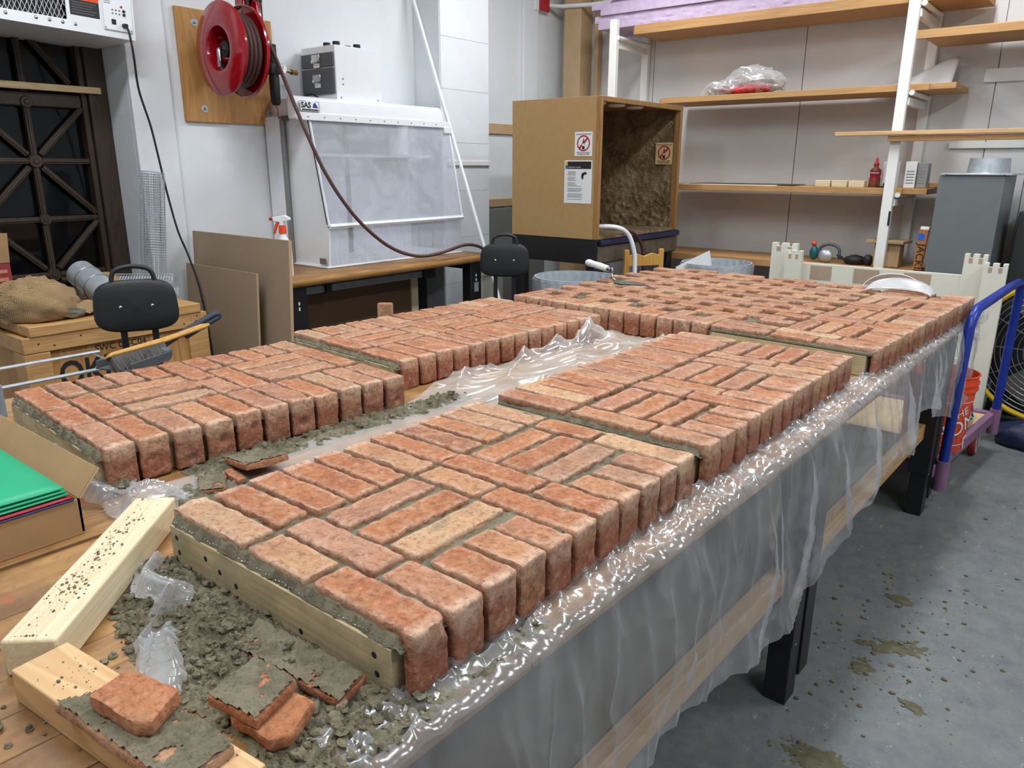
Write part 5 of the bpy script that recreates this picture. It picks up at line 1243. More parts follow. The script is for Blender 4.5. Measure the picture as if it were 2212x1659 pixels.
# panel nearest the camera
FINE[0] = True
t = panel('nearest brick veneer panel, its pine end board facing the mortar heap', -1.178, .552, 0)
W1 = .583; L1 = 11*PITCH
for r in range(11):
    y = r*PITCH
    k = r % 5
    put_brick(t, 0, .205 if r != 1 else .19, y, 'L', dz=.0)
    if k == 0: put_brick(t, .222, .365, y); put_brick(t, .378, W1, y, 'R')
    elif k == 1: put_brick(t, .213, .425, y); put_brick(t, .438, W1, y, 'R')
    else:
        put_brick(t, .466, W1, y, 'R')
        if k == 2:
            for q in range(3): put_u(t, .224+q*.079, y-.002, y+.203)
frame(t, W1, L1, .006, .03, True, True); mortar_bed(t, .004, W1-.012, -.010, L1+.002, depth=.010, step=.007)
FINE[0] = False
# second on the right
t = panel('brick veneer panel in the middle of the right-hand row, before the far one', -1.176, 1.412, -.8)
L2 = 14*PITCH
for r in range(14):
    y = r*PITCH; k = (r+1) % 5
    put_brick(t, 0, .208, y, 'L', w_=.0645)
    if k == 0: put_brick(t, .222, .369, y); put_brick(t, .38, W1, y, 'R')
    elif k == 1: put_brick(t, .226, .43, y); put_brick(t, .44, W1, y, 'R')
    else:
        put_brick(t, .474, W1, y, 'R')
        if k == 2:
            for q in range(3): put_u(t, .235+q*.079, y, y+.2)
bo = frame(t, W1, L2, .006, .03, True); mortar_bed(t, .004, W1-.012, -.010, L2+.002)
text('stamp', 'S STUD', .026, plain('faded_stamp', S(110, 96, 72), .7), bo, (.34, -.0126, .052), (1, 0, 0), (0, 0, -1))
FINE[0] = True
# left row, near
t = panel('near brick veneer panel of the left-hand row, beside the cardboard box', -2.15, .642, -4)
WC = .607
for r in range(11):
    y = r*PITCH; k = r % 5
    if r == 10: put_brick(t, 0, .13, y); put_brick(t, .14, .385, y)
    elif k == 0: put_brick(t, 0, .232, y); put_brick(t, .245, .395, y)
    elif k == 1: put_brick(t, 0, .138, y); put_brick(t, .165, .395, y)
    else:
        put_brick(t, 0, .13, y)
        if k == 2:
            for q in range(3): put_u(t, .15+q*.083, y, y+.213, w_=.066)
    put_brick(t, .408 if k else .41, WC, y, 'R')
frame(t, WC, 11*PITCH, .012, .03, True); mortar_bed(t, .01, WC-.012, -.012, 11*PITCH+.002, depth=.011, step=.008)
FINE[0] = False
# left row, far
t = panel('far brick veneer panel of the left-hand row, beside the plastic peak', -2.20, 1.528, -3.7)
WD = .595
for r in range(14):
    y = r*PITCH; k = (r+1) % 5
    if k == 1: put_brick(t, 0, .145, y); put_brick(t, .158, .37, y)
    elif k == 0: put_brick(t, 0, .21, y); put_brick(t, .222, .37, y)
    else:
        put_brick(t, 0, .132, y)
        if k == 2:
            for q in range(3): put_u(t, .147+q*.08, y, y+.205)
    put_brick(t, .388, WD, y, 'R')
frame(t, WD, L2, .012, .03, True); mortar_bed(t, .01, WD-.012, -.012, L2+.002)
# far panel, full width
t = panel('wide far brick panel with staggered rows joining both brick rows', -2.10, 2.64, -3.2)
WF = 1.56; LF = 19*PITCH; x3 = .975    # right strip starts at x3
for k in range(13):
    x = .0+k*.0745
    put_u(t, x, 0, .115 if k % 2 else .20, 'N', w_=.066)
rsf = random.Random(5)
for r in range(19):
    y = r*PITCH; k = r % 5
    if k == 0: put_brick(t, x3+.225, x3+.372, y); put_brick(t, x3+.385, WF, y, 'R')
    elif k == 1: put_brick(t, x3+.215, x3+.43, y); put_brick(t, x3+.44, WF, y, 'R')
    else:
        put_brick(t, x3+.472, WF, y, 'R')
        if k == 2 and r < 17:
            for q in range(3): put_u(t, x3+.225+q*.08, y, y+.203)
    if r < 2: put_brick(t, x3, x3+.208, y); continue
    per = .272; off = (r % 2)*per/2
    x = -.03-off+per*.5
    left = (-.02 if r % 2 else .07)+.012*rsf.random() - (.04 if r > 9 else 0)
    while x < x3+.20:
        a, b_ = max(x, left), min(x+.203, x3+.208)
        if b_-a > .06 and not (r == 2 and a < x3-.05): put_brick(t, a, b_, y, 'F', w_=.058, rot=rsf.uniform(-.01, .01))
        x += per
for y, x in ((17, .225), ): pass
for q in range(3): put_brick(t, x3+.225, x3+.43, (17+q)*PITCH) if q < 2 else None
MB().bx(x3+.01, WF-.03, -.012, .026, 0, .066).build('end_board', M_ENDB, t, bevel=.0015)
lath(t, x3+.014, WF-.034, -.004, .066)
MB().bx(.03, x3+.01, .024, .05, 0, .062).build('inner_board', M_PINE, t)
MB().bx(.03, WF-.03, .05, LF, .05, .062).build('backer', M_PINE_Y, t)
MB().bx(WF-.066, WF-.03, .03, LF, 0, .05).build('side_board', M_PINE_Y, t)
MB().bx(.0, .036, .05, LF, 0, .05).build('side_board', M_PINE_Y, t)
mortar_bed(t, .012, WF-.012, .02, LF+.0, depth=.017, step=.012); 
MB().bx(x3+.004, WF-.014, -.010, .03, .066, BT-.014).build('mortar_edge', M_MORTAR, t, bevel=.004)
# single spare brick standing behind the left row
t = thing('spare_brick', 'single reddish brick end standing behind the left-hand brick row', 'brick', (-2.47, 2.20, 0), math.radians(40), local=True)
MB().bx(-.034, .034, -.012, .012, .69, .922).build('slip', M_BRICK, t, bevel=.008)
box('prop', M_PINE, t, -.04, .04, -.02, .02, 0, .69, .003)

# ------------------------------------------------------------------ polythene sheets
def crease(p, s1=1.0): 
    n_ = noise.noise(Vector(p)*s1); return 1-abs(n_)*2
HEM0 = [(-.2, .30), (.45, .36), (1.04, .345), (1.35, .40), (1.7, .42), (1.86, .43), (2.0, .41), (2.1, .33), (2.3, .27), (2.55, .24), (2.75, .30), (2.85, .29), (2.92, .20), (3.1, .21), (3.3, .32), (3.55, .38), (3.75, .42), (3.92, .38), (4.0, .25), (4.05, .14)]
HEM = [(-.2+.02*i, sum(lerp_tab(-.2+.02*i+.02*j, HEM0) for j in range(-4, 5))/9) for i in range(214)]
t = thing('plastic_sheet', 'clear polythene sheet draped over the right edge of the table', 'plastic sheet', tuple(TO), TROT, local=True)
YA, YB = -.08, 3.56
def drape(u, v_):
    y = YA+u*(YB-YA); Y = y+.5
    drop = lerp_tab(Y, HEM)
    top = .075
    s_ = v_*(top+drop)
    fold = crease((y*2.6+.25*s_, 3.3, .7*s_), 1.3)
    fold2 = crease((y*7+.6*s_, 1.1, s_), 1.0)
    fine = .003*crease((y*9, s_*5, 1), 1.6)+.002*crease((y*24, s_*9, 4))
    if s_ < top:
        x = -top+s_; z = TZ+.003+.014*max(0, crease((y*15+x*9, x*30, 2)))**5+.006*max(0, crease((y*37-x*14, x*41, 6)))**3
        if s_ > top-.02: x += .004; z -= .003
        return (x, y, z)
    d = s_-top; g = min(1, d/.22)
    x = .008+.006*min(1, d*8)+.045*max(0, fold)**3*g+.018*max(0, fold2)**3*min(1, d/.1)+fine+.02*d*fb((y*5, d*5, 9))+.012
    yy = y+.05*fb((y*2.2, d*3, 2))*min(1, d*3)
    hem = .012*fb((y*4, 0, 5))
    return (x, yy, TZ-.001-d*(1+hem)+.004*fine)
MB().grid(620, 84, drape).build('sheet', M_FILM, t, smooth=85, fix=False)
# bunched end of the sheet at the far right corner
def bunch(u, v_):
    a = 2*PI*u; k = v_
    r = .05+.018*crease((math.cos(a)*3, math.sin(a)*3, k*4))+.012*math.sin(k*PI)
    return (-.02+.06*k+r*.35*math.sin(a*2), 3.46+r*math.cos(a)*1.2, TZ-.03+r*math.sin(a)*.9-.015*k)
MB().grid(60, 26, bunch).build('bunched_corner', M_FILM2, t, smooth=85, fix=False)
# sheet in the gap between the two rows
t = thing('plastic_sheet', 'milky polythene sheet in the gap between the two brick rows, rising to a peak', 'plastic sheet', (-1.4, 1.7, TZ))
def mid(u, v_):
    y = .66+u*1.91
    xl = lerp_tab(y, [(.66, -1.50), (.95, -1.47), (1.4, -1.50), (1.6, -1.57), (2.5, -1.52), (2.6, -1.5)]); xr = -1.20
    x = xl+v_*(xr-xl)
    z = TZ+.004+.022*max(0, crease((x*6+y*1.5, y*2.2, 2), 1.0))**3+.006*max(0, crease((x*17-y*5, y*5, 5)))**4
    cr = .6+.5*max(0, crease((x*20+y*4, y*7, 7)))**2
    pk = math.exp(-((x+1.465)/.045)**2-((y-2.34)/.075)**2); z += .085*pk*cr
    ridge = math.exp(-((x+1.465+.30*(2.34-y))/.035)**2)*max(0, min(1, (y-1.9)/.35))*max(0, min(1, (2.46-y)/.1)); z += .04*ridge*cr
    z += .028*math.exp(-((x-1.30+2.6)/.05)**2)*max(0, min(1, (y-2.2)/.15))*cr
    z += .022*math.exp(-((x-xl)/.03)**2)*max(0, crease((y*6, 0, 3)))**2*(1 if y > 1.3 else .3)
    if y < 1.62: z = TZ+.002+(z-TZ-.002)*max(.08, (y-1.47)/.15)
    return (x, y, z)
MB().grid(340, 80, mid).build('sheet', M_FILM2, t, smooth=85, fix=False)
def scrap(label, pts, wd, h, seed, mat=M_SCRAP):
    """a loose strip of film following a path on the table"""
    P = smoothpath(pts, 10); n = len(P)-1
    o = thing('plastic_scrap', label, 'plastic scrap', tuple(P[0]), group='loose polythene scraps')
    def f(u, v_):
        i = min(n, int(u*n)); p = P[i]; q = P[min(n, i+1)]-P[max(0, i-1)]; q.z = 0
        if q.length < 1e-6: q = Vector((1, 0, 0))
        q.normalize(); nrm = Vector((-q.y, q.x, 0)); k = v_-.5
        ww = wd*(.7+.5*abs(fb((u*3, seed, 0))))
        z = p.z+.002+h*(.5+.5*math.sin(u*9+seed+4*v_))*(1-(2*k)**2)+h*.7*max(0, crease((u*2.4, v_*1.6+u, seed), 1.0))**3
        ww *= 1+.25*math.sin(u*13+seed)
        return p+nrm*(k*ww)+Vector((0, 0, z-p.z))
    MB().grid(110, 30, f).build('film', mat, o, smooth=85, fix=False)
scrap('twisted clear polythene strip between the beam and the mortar heap', [(-1.17, .50, TZ+.012), (-1.10, .455, TZ+.012), (-1.03, .47, TZ+.012), (-1.0, .43, TZ+.006), (-.95, .40, TZ+.004), (-.82, .34, TZ+.003)], .06, .02, 3)
scrap('crumpled polythene lying behind the pale beam, near the left brick row', [(-1.66, .555, TZ+.004), (-1.52, .585, TZ+.006), (-1.42, .60, TZ+.004), (-1.36, .66, TZ+.004)], .14, .032, 11)
scrap('crumpled polythene under the raised flap of the cardboard box', [(-2.22, .56, TZ+.004), (-2.0, .575, TZ+.008), (-1.84, .565, TZ+.006), (-1.72, .555, TZ+.004)], .13, .03, 17)

# ------------------------------------------------------------------ mortar heaps and crumbs
def heap(name, label, x0, x1, y0, y1, env, hmax, step=.0045, clumps=0, seed=1, mat=M_MORTAR, tail=0):
    nx = int((x1-x0)/step); ny = int((y1-y0)/step); rs = random.Random(seed)
    H = {}
    for i in range(nx+1):
        for j in range(ny+1):
            x = x0+i*step; y = y0+j*step; e = env(x, y)
            k4 = min(1, e*4); h = e*hmax*(.55+.75*fb((x*22, y*22, seed)))+.007*fb((x*60, y*60, seed+2))*k4+.007*noise.cell(Vector((x*170, y*150, seed+.5)))*k4*abs(fb((x*30, y*30, 9)))+.005*abs(fb((x*150, y*150, seed)))*k4-.002
            H[i, j] = h
    mb = MB(); idx = {}
    def vid(i, j):
        if (i, j) not in idx:
            idx[i, j] = len(mb.v); mb.v.append((x0+i*step, y0+j*step, TZ+.0008+max(0, H[i, j])))
        return idx[i, j]
    for i in range(nx):
        for j in range(ny):
            if max(H[i, j], H[i+1, j], H[i+1, j+1], H[i, j+1]) > .0:
                mb.f.append((vid(i, j), vid(i+1, j), vid(i+1, j+1), vid(i, j+1)))
    for q in range(clumps):
        for _ in range(40):
            x = rs.uniform(x0, x1); y = rs.uniform(y0, y1); e = env(x, y)
            if e > .03 and rs.random() < .25+e: break
        r = .0014+.0062*rs.random()**4; i = int((x-x0)/step); j = int((y-y0)/step)
        z = TZ+max(0, H.get((i, j), 0)); sd = rs.random()*90
        mb.ball((x, y, z+r*.5), (r*rs.uniform(.8, 1.5), r*rs.uniform(.8, 1.3), r*.8), 7, 5, lambda d: 1+.6*fb((d.x*1.7+sd, d.y*1.7, d.z*1.7)))
    o = mb.build(name, mat, None, smooth=28, fix=False)
    return tag(o, label, 'mortar', kind='stuff')
def env_main(x, y):
    a = max(0, 1-((x+.86)/.30)**2-((y-.462)/.105)**2)
    b_ = max(0, 1-((x+1.12)/.10)**2-((y-.50)/.05)**2)*.9
    c = max(0, 1-((x+.62)/.09)**2-((y-.45)/.14)**2)*.6
    k = max(0, min(1, (.555-y)/.03)) if x > -1.19 and x < -.60 else 1
    return max(a, b_, c)*max(k, .0)
heap('mortar_heap', 'heap of crumbly wet grey mortar in front of the nearest end board', -1.22, -.56, .33, .56, env_main, .026, .004, clumps=1500, seed=2)
heap('mortar_crumbs', 'mortar crumbs along the right foot of the nearest brick panel', -.60, -.545, .46, .80, lambda x, y: max(0, 1-((x+.578)/.022)**2)*max(0, min(1, (.82-y)/.1))*(.5+.5*math.sin(y*31)**2), .012, .005, 60, 5, M_MORTAR_L)
heap('mortar_ridge', 'ridge of wet mortar dropped along the gap between the brick rows', -1.56, -1.36, .74, 1.58, lambda x, y: max(0, 1-((x+1.49-.06*(y-.75))/.055)**2)*(.35+.65*abs(math.sin(y*9)))*min(1, max(0, (1.58-y)/.1))*min(1, (y-.74)/.05), .026, .005, 260, 8)
heap('mortar_lump', 'lumps of wet mortar at the corner of the left end board', -1.92, -1.5, .54, .66, lambda x, y: max(0, 1-((y-.615+.09*(x+1.6))/.035)**2)*max(0, min(1, (x+1.92)/.25)), .028, .006, 60, 12)
heap('mortar_lump', 'small mortar dabs under the second panel on the right', -.61, -.55, 1.30, 2.55, lambda x, y: max(0, 1-((x+.585-.02*(y-1.3))/.016)**2)*max(0, math.sin(y*7.3))**6, .014, .006, 40, 14)
heap('mortar_smear', 'thin film of mortar left of the nearest brick panel', -1.48, -1.19, .58, .86, lambda x, y: max(0, 1-((x+1.34)/.13)**2-((y-.72)/.13)**2)*.6, .012, .006, 70, 18, M_MORTAR_L)
heap('mortar_dust', 'scattered dry mortar crumbs on the bare planks near the short block', -1.05, -.62, .14, .40, lambda x, y: .05, .0, .02, 90, 21, M_MORTAR_L)
# crumbs and smears on the floor
rs = random.Random(31); mb = MB()
for q in range(620):
    if q < 500: x = rs.gauss(-.33, .13); y = rs.gauss(2.45, .28)
    else: x = rs.uniform(-.5, .6); y = rs.uniform(1.6, 4.2)
    r = .001+.0065*rs.random()**6; sd = rs.random()*50
    mb.ball((x, y, r*.45), (r*1.3, r, r*.6), 7, 5, lambda d: 1+.3*fb((d.x*2+sd, d.y*2, d.z*2)))
tag(mb.build('floor_crumbs', M_MORTAR, None, smooth=50), 'mortar crumbs scattered on the concrete floor beside the table', 'mortar', kind='stuff')
def smear(label, c, rx, ry, seed, rot=0):
    mb = MB(); st = .008; nx = int(rx*2.6/st); ny = int(ry*2.6/st); idx = {}
    def hh(i, j):
        x = (i-nx/2)*st; y = (j-ny/2)*st; e = 1-(x/rx)**2-(y/ry)**2
        return e*.9+fb((x*22, y*30, seed))*.9-.25
    def vid(i, j):
        if (i, j) not in idx:
            x = (i-nx/2)*st; y = (j-ny/2)*st; idx[i, j] = len(mb.v)
            mb.v.append((c[0]+x*math.cos(rot)-y*math.sin(rot), c[1]+x*math.sin(rot)+y*math.cos(rot), .0006+max(0, min(.004, hh(i, j)*.004))))
        return idx[i, j]
    for i in range(nx):
        for j in range(ny):
            if hh(i, j) > 0: mb.f.append((vid(i, j), vid(i+1, j), vid(i+1, j+1), vid(i, j+1)))
    o = mb.build('mortar_smear', M_SMEAR, None, smooth=60, fix=False)
    tag(o, label, 'mortar', kind='stuff')
M_SMEAR = mortar_mat('dried_floor_mortar', S(92, 88, 68), S(116, 112, 90))
smear('largest trodden mortar smear on the floor beside the black leg', (-.34, 2.42), .12, .045, 1, .5)
smear('small round mortar smear next to the largest floor smear', (-.40, 2.25), .035, .05, 2)
smear('oblong mortar smear alone on the floor', (-.24, 2.15), .05, .022, 3, -.3)
smear('mortar smear at the bottom edge of the picture', (-.39, 1.77), .10, .06, 4)
smear('mortar smear scattered with crumbs furthest from the camera on the floor', (-.40, 2.74), .06, .03, 5)

# ------------------------------------------------------------------ lumber and broken slips in the foreground
a, b_ = Vector((-1.022, .268)), Vector((-1.325, .592)); d = b_-a
t = thing('pine_beam', 'pale squared pine beam sprinkled with mortar leading to the nearest panel', 'beam', ((a.x+b_.x)/2, (a.y+b_.y)/2, TZ+.001), math.atan2(d.y, d.x), local=True)
L_ = d.length
MB().bx(-L_/2, L_/2, -.036, .036, 0, .054).build('beam', M_PINE, t, bevel=.004)
mb = MB(); rs = random.Random(4)
for q in range(520):
    x = max(-L_/2+.01, min(L_/2-.01, rs.gauss(-.02, .10))); y = rs.gauss(.006, .012); r = .0004+.002*rs.random()**6
    if abs(y) < .03: mb.ball((x, y, .054+r*.4), (r*1.4, r, r*.7), 6, 4)
o = mb.build('mortar_crumbs', M_MORTAR, t, smooth=50); o['kind'] = 'stuff'
t = thing('fir_block', 'short fir block at the lower left carrying broken brick slips', 'wood block', (-.795, .290, TZ+.001), math.radians(6.0), local=True)
MB().bx(-.195, .195, -.035, .035, 0, .046).build('block', M_FIR, t, bevel=.002)
mb = MB()
for q in range(110):
    x = rs.uniform(-.17, .18); y = rs.uniform(-.03, .03); r = .0006+.0022*rs.random()**5
    mb.ball((x, y, .046+r*.4), (r*1.4, r, r*.7), 6, 4)
o = mb.build('mortar_crumbs', M_MORTAR, t, smooth=50); o['kind'] = 'stuff'
def slab(name, label, pts, z0, th, tilt=(0, 0), mat=M_BRICK, top=None, seed=1, cat='brick piece', group='broken brick slips'):
    c = Vector((sum(p[0] for p in pts)/len(pts), sum(p[1] for p in pts)/len(pts)))
    t = thing(name, label, cat, (c.x, c.y, z0), local=True, rot=(tilt[0], tilt[1], 0), group=group)
    bm = bmesh.new(); n = len(pts)
    a = [bm.verts.new((p[0]-c.x, p[1]-c.y, 0)) for p in pts]; b = [bm.verts.new((p[0]-c.x, p[1]-c.y, th)) for p in pts]
    bm.faces.new(a[::-1]); bm.faces.new(b)
    for i in range(n): bm.faces.new((a[i], a[(i+1) % n], b[(i+1) % n], b[i]))
    bmesh.ops.recalc_face_normals(bm, faces=bm.faces)
    bmesh.ops.bevel(bm, geom=list(bm.edges), offset=.0035, segments=2, profile=.6, affect='EDGES')
    for _ in range(3):
        es = [e for e in bm.edges if e.calc_length() > .012]
        if es: bmesh.ops.subdivide_edges(bm, edges=es, cuts=1, use_grid_fill=True)
    bmesh.ops.triangulate(bm, faces=[f for f in bm.faces if len(f.verts) > 4])
    for v in bm.verts:
        nz = noise.noise_vector(v.co*45+Vector((seed*9, 0, 0)))*.0022+noise.noise_vector(v.co*110)*.001; v.co += nz
    me = bpy.data.meshes.new('slip'); bm.to_mesh(me); bm.free(); me.materials.append(mat); me.shade_smooth(); me.set_sharp_from_angle(angle=math.radians(50))
    o = bpy.data.objects.new('slip', me); COL.objects.link(o); o.parent = t
    if top:
        mb = MB(); st = .0026; P2 = [(p[0]-c.x, p[1]-c.y) for p in pts]
        x0 = min(p[0] for p in P2); x1 = max(p[0] for p in P2); y0 = min(p[1] for p in P2); y1 = max(p[1] for p in P2)
        nx = int((x1-x0)/st); ny = int((y1-y0)/st); idx = {}
        def inside(x, y):
            r_ = False
            for i in range(n):
                (ax, ay), (bx2, by2) = P2[i], P2[(i+1) % n]
                if (ay > y) != (by2 > y) and x < (bx2-ax)*(y-ay)/(by2-ay)+ax: r_ = not r_
            return r_
        def hh(x, y): return top*(.5+.9*fb((x*30+seed, y*30, seed)))+.002*fb((x*90, y*90, seed))
        for i in range(nx):
            for j in range(ny):
                cc = [(x0+(i+p)*st, y0+(j+q)*st) for p, q in ((0, 0), (1, 0), (1, 1), (0, 1))]
                if all(inside(*k_) for k_ in cc) and sum(hh(*k_) for k_ in cc) > 0:
                    ids = []
                    for k_ in cc:
                        key = (round(k_[0]/st*2), round(k_[1]/st*2))
                        if key not in idx: idx[key] = len(mb.v); mb.v.append((k_[0], k_[1], th+.0015+max(-.001, hh(*k_))))
                        ids.append(idx[key])
                    mb.f.append(tuple(ids))
        if mb.f: mb.build('mortar_skin', M_MORTAR, t, smooth=60, fix=False)
    return t
BZ_ = TZ+.047
slab('brick_slip', 'long thin brick slip smeared with mortar lying on the short fir block', [(-.852, .236), (-.815, .318), (-.64, .333), (-.632, .262)], BZ_+.002, .014, (0, .02), top=.004, seed=3)
slab('brick_slip', 'reddish broken brick slip on top of the mortar-smeared one', [(-.802, .256), (-.812, .296), (-.796, .312), (-.735, .326), (-.712, .282), (-.724, .268)], BZ_+.022, .019, (0, .03), seed=5)
slab('brick_slip', 'square brick slip coated in mortar, upper of two in the mortar heap', [(-.752, .364), (-.768, .44), (-.690, .447), (-.672, .376)], TZ+.034, .014, (.05, .02), top=.003, seed=7)
slab('brick_slip', 'reddish brick slip under the mortar-coated square one', [(-.722, .372), (-.735, .44), (-.662, .45), (-.638, .40), (-.65, .378)], TZ+.014, .017, (.03, .03), seed=9)
slab('brick_slip', 'brick slip half buried in the mortar heap beside the end board', [(-.86, .455), (-.875, .515), (-.66, .528), (-.645, .475)], TZ+.006, .012, (.05, -.02), top=.008, seed=11)
slab('brick_slip', 'broken brick slip with a pale mortar face between the two rows', [(-1.478, .823), (-1.353, .80), (-1.345, .90), (-1.468, .905)], TZ+.018, .014, (-.05, -.16), top=.002, seed=13)
slab('brick_slip', 'small broken brick sliver under the pale-faced slip', [(-1.43, .79), (-1.36, .78), (-1.355, .80), (-1.43, .81)], TZ+.004, .012, seed=15)
slab('brick_slip', 'flat pinkish brick scrap lying behind the pale beam', [(-1.46, .745), (-1.38, .705), (-1.35, .745), (-1.42, .79)], TZ+.003, .008, top=.002, seed=17)
# ------------------------------------------------------------------ cardboard box with coloured sheets
t = thing('cardboard_box', 'shallow open cardboard box with a raised flap at the left edge', 'box', (-1.6, .3, TZ+.001))
cz0 = TZ+.001; cx0, cx1, cy0, cy1, ch = -1.86, -1.393, .06, .488, .068
MB().bx(cx0, cx1, cy0, cy1, cz0, cz0+.004).build('bottom', M_CARD, t)
MB().bx(cx1-.004, cx1, cy0, cy1, cz0+.004, cz0+ch).build('side', M_CARD, t)
MB().bx(cx0, cx0+.004, cy0, cy1, cz0+.004, cz0+ch).build('side', M_CARD, t)
MB().bx(cx0, cx1, cy1-.004, cy1, cz0+.004, cz0+ch).build('side', M_CARD, t)
MB().bx(cx0, cx1, cy0, cy0+.004, cz0+.004, cz0+ch).build('side', M_CARD, t)
MB().bx(0, cx1-cx0, -.002, .002, 0, .062, Matrix.Translation((cx0, cy1, cz0+ch)) @ Matrix.Rotation(math.radians(-40), 4, 'X')).build('flap', M_CARDIN, t, bevel=.001)
MB().bx(0, cx1-cx0, -.0035, -.002, 0, .062, Matrix.Translation((cx0, cy1, cz0+ch)) @ Matrix.Rotation(math.radians(-40), 4, 'X')).build('flap_lining', M_CARD, t)
def csheet(name, label, mat, z, inset, curl):
    o = thing(name, label, 'sheet', (-1.62, .27, z), group='coloured sheets in the cardboard box')
    def f(u, v_):
        x = cx0+.01+u*(cx1-cx0-.012-inset); y = cy0+.01+v_*(cy1-cy0-.022-inset*.4)
        return (x, y, z+curl*(1-v_)**2*u)
    MB().grid(14, 14, f).build('sheet', mat, o, smooth=80, solid=.0025, fix=False)
csheet('plastic_sheet_navy', 'navy sheet lowest among the coloured sheets in the cardboard box', M_BLUESHEET, cz0+.0695, -.004, .0)
csheet('plastic_sheet_red', 'dark red sheet under the green ones in the cardboard box', M_REDSHEET, cz0+.0735, -.002, .003)
csheet('plastic_sheet_green', 'lower green corrugated plastic sheet in the cardboard box', M_GREEN, cz0+.079, .006, .004)
csheet('plastic_sheet_green', 'middle green corrugated plastic sheet in the cardboard box', M_GREEN, cz0+.0845, .010, .012)
csheet('plastic_sheet_green', 'topmost green corrugated plastic sheet in the cardboard box', M_GREEN, cz0+.090, .014, .024)

# ------------------------------------------------------------------ wire rack, dustpan and brush at the table's left edge
t = thing('wire_rack', 'low wire rack of grey rods beside the left table edge', 'rack', (-2.62, .9, 0))
for x in (-2.86, -2.60): MB().cyl((x, .3, .84), (x, 1.15, .84), .006, n=8).build('rod', M_STEEL, t, smooth=1)
for k in range(3): MB().cyl((-2.86, .32+k*.405, .832), (-2.60, .32+k*.405, .832), .0025, n=6).build('wire', M_STEEL, t)
for x in (-2.86, -2.60):
    for y in (.32, .74): MB().cyl((x, y, 0), (x, y, .85), .010, n=10).build('upright', M_STEEL, t, smooth=1)
for z in (.5, .15): MB().cyl((-2.60, .3, z), (-2.60, 1.15, z), .005, n=8).build('rod', M_STEEL, t, smooth=1)
t = thing('printed_carton', 'brown carton with red lettering inside the wire rack', 'carton', (-2.74, .75, .15))
MB().bx(-2.84, -2.63, .4, 1.05, .158, .74).build('box', M_CARD, t, bevel=.003)
text('lettering', 'Jan', .09, M_SIGNRED, t, (-2.629, .72, .62), (0, 1, 0), (0, 0, 1))
dp0, dp1 = Vector((-2.42, .985, .868)), Vector((-2.60, 1.475, .92)); dd = (dp1-dp0)
ang = math.atan2(dd.y, dd.x)
t = thing('dustpan', 'black dustpan with a navy rubber handle behind the left brick row', 'dustpan', (dp0.x, dp0.y, dp0.z), ang, local=True)
MB().prism([(0.03, -.075), (.20, -.065), (.235, -.04), (.235, .04), (.20, .065), (0.03, .075)], 0, .004).build('pan', M_DGREY, t)
for s_ in (-1, 1): MB().bx(.02, .20, -.003, .003, 0, .028, Matrix.Translation((.01, s_*.07, 0)) @ Matrix.Rotation(-s_*.06, 4, 'Z')).build('side_lip', M_DGREY, t, bevel=.001)
MB().bx(.20, .238, -.05, .05, .0, .038).build('back_lip', M_DGREY, t, bevel=.012)
MB().tube(smoothpath([(.235, 0, .03), (.30, 0, .05), (.46, 0, .085), (.52, 0, .095), (.535, 0, .082), (.50, 0, .075), (.36, 0, .045)]), .011, 10).build('handle', plain('navy_rubber', S(44, 52, 70), .6), t, smooth=1)
t = thing('hand_brush', 'wooden hand brush with grey bristles lying in the dustpan', 'brush', (dp0.x+.02, dp0.y+.01, dp0.z+.006), ang-.06, local=True, rot=None)
t.rotation_euler = (math.radians(62), 0, ang-.04)
br = MB().prism([(.0, .045), (.02, .058), (.22, .062), (.30, .066), (.42, .075), (.455, .070), (.46, .062), (.44, .056), (.30, .048), (.24, .044), (.02, .044)], -.016, .016).build('handle', M_GOLD, t, bevel=.005)
mb = MB(); rs = random.Random(9)
for k in range(95):
    for q in range(5):
        x = .012+k*.0023; zz = -.012+q*.006
        mb.tube([(x, .046, zz), (x+rs.uniform(-.006, .003), -.008+rs.uniform(-.004, .008), zz*1.4+rs.uniform(-.003, .003))], .0009, 3, False)
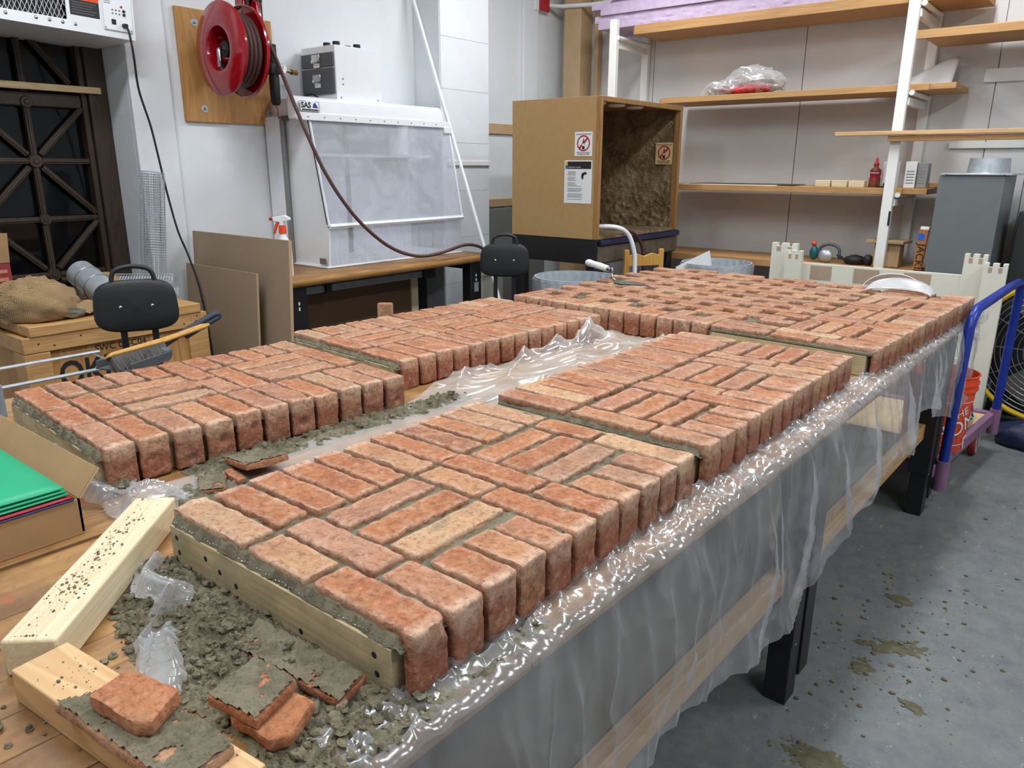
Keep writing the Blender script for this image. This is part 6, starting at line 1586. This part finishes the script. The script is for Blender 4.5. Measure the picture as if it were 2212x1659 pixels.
o = mb.build('bristles', plain('grey_bristle', S(96, 92, 88), .7, var=.3), t, kind='stuff')

# ------------------------------------------------------------------ trowel and face mask on the far panel
t = thing('trowel', 'mason trowel with a white plastic handle resting on the far brick panel', 'trowel', (-1.84, 3.3, TZ+BT))
tz = TZ+BT+.004
blade = [(-1.955, 3.265), (-1.93, 3.225), (-1.88, 3.205), (-1.745, 3.255), (-1.875, 3.325), (-1.935, 3.315)]
MB().prism(blade, tz, tz+.002).build('blade', plain('mortared_blade', S(96, 96, 84), .6, .3, var=.3), t)
MB().tube(smoothpath([(-1.925, 3.27, tz+.002), (-1.965, 3.285, tz+.006), (-1.985, 3.295, tz+.03), (-1.985, 3.30, tz+.05), (-2.0, 3.31, tz+.056)]), .006, 8).build('tang', M_ALU, t, smooth=1)
h0, h1 = Vector((-2.0, 3.305, tz+.052)), Vector((-2.205, 3.40, tz+.064))
MB().tube([h0+(h1-h0)*k for k in (0, .1, .12, .4, .7, .92, 1.0)], [.010, .011, .015, .018, .017, .019, .012], 14).build('handle', M_WHITEP, t, smooth=1)
MB().tube([h0-(h1-h0)*.03, h0+(h1-h0)*.1], .0125, 12).build('ferrule', M_CHROME, t, smooth=1)
t = thing('face_shield', 'folded clear and white face shield lying on the far right bricks', 'face shield', (-.79, 3.84, TZ+BT))
mz = TZ+BT+.002
def fold_(u, v_):
    a = PI*u; r = .125
    return (-.80-r*math.cos(a)*1.05, 3.86+.03*v_+.05*math.sin(a), mz+.075*math.sin(a)*(1-.55*v_)+.012*v_)
MB().grid(24, 8, fold_).build('white_pad', M_PAPER, t, smooth=80, solid=.002, fix=False)
def visor(u, v_):
    a = PI*u; r = .14
    return (-.76-r*math.cos(a), 3.76+.07*v_+.05*math.sin(a), mz+.003+.055*math.sin(a)*(.3+.7*v_))
MB().grid(28, 8, visor).build('clear_visor', M_LINER, t, smooth=80, solid=.0012, fix=False)
MB().tube([Vector(visor(k/20, 1.0)) for k in range(21)], .004, 8).build('visor_rim', M_LINER, t, smooth=1)
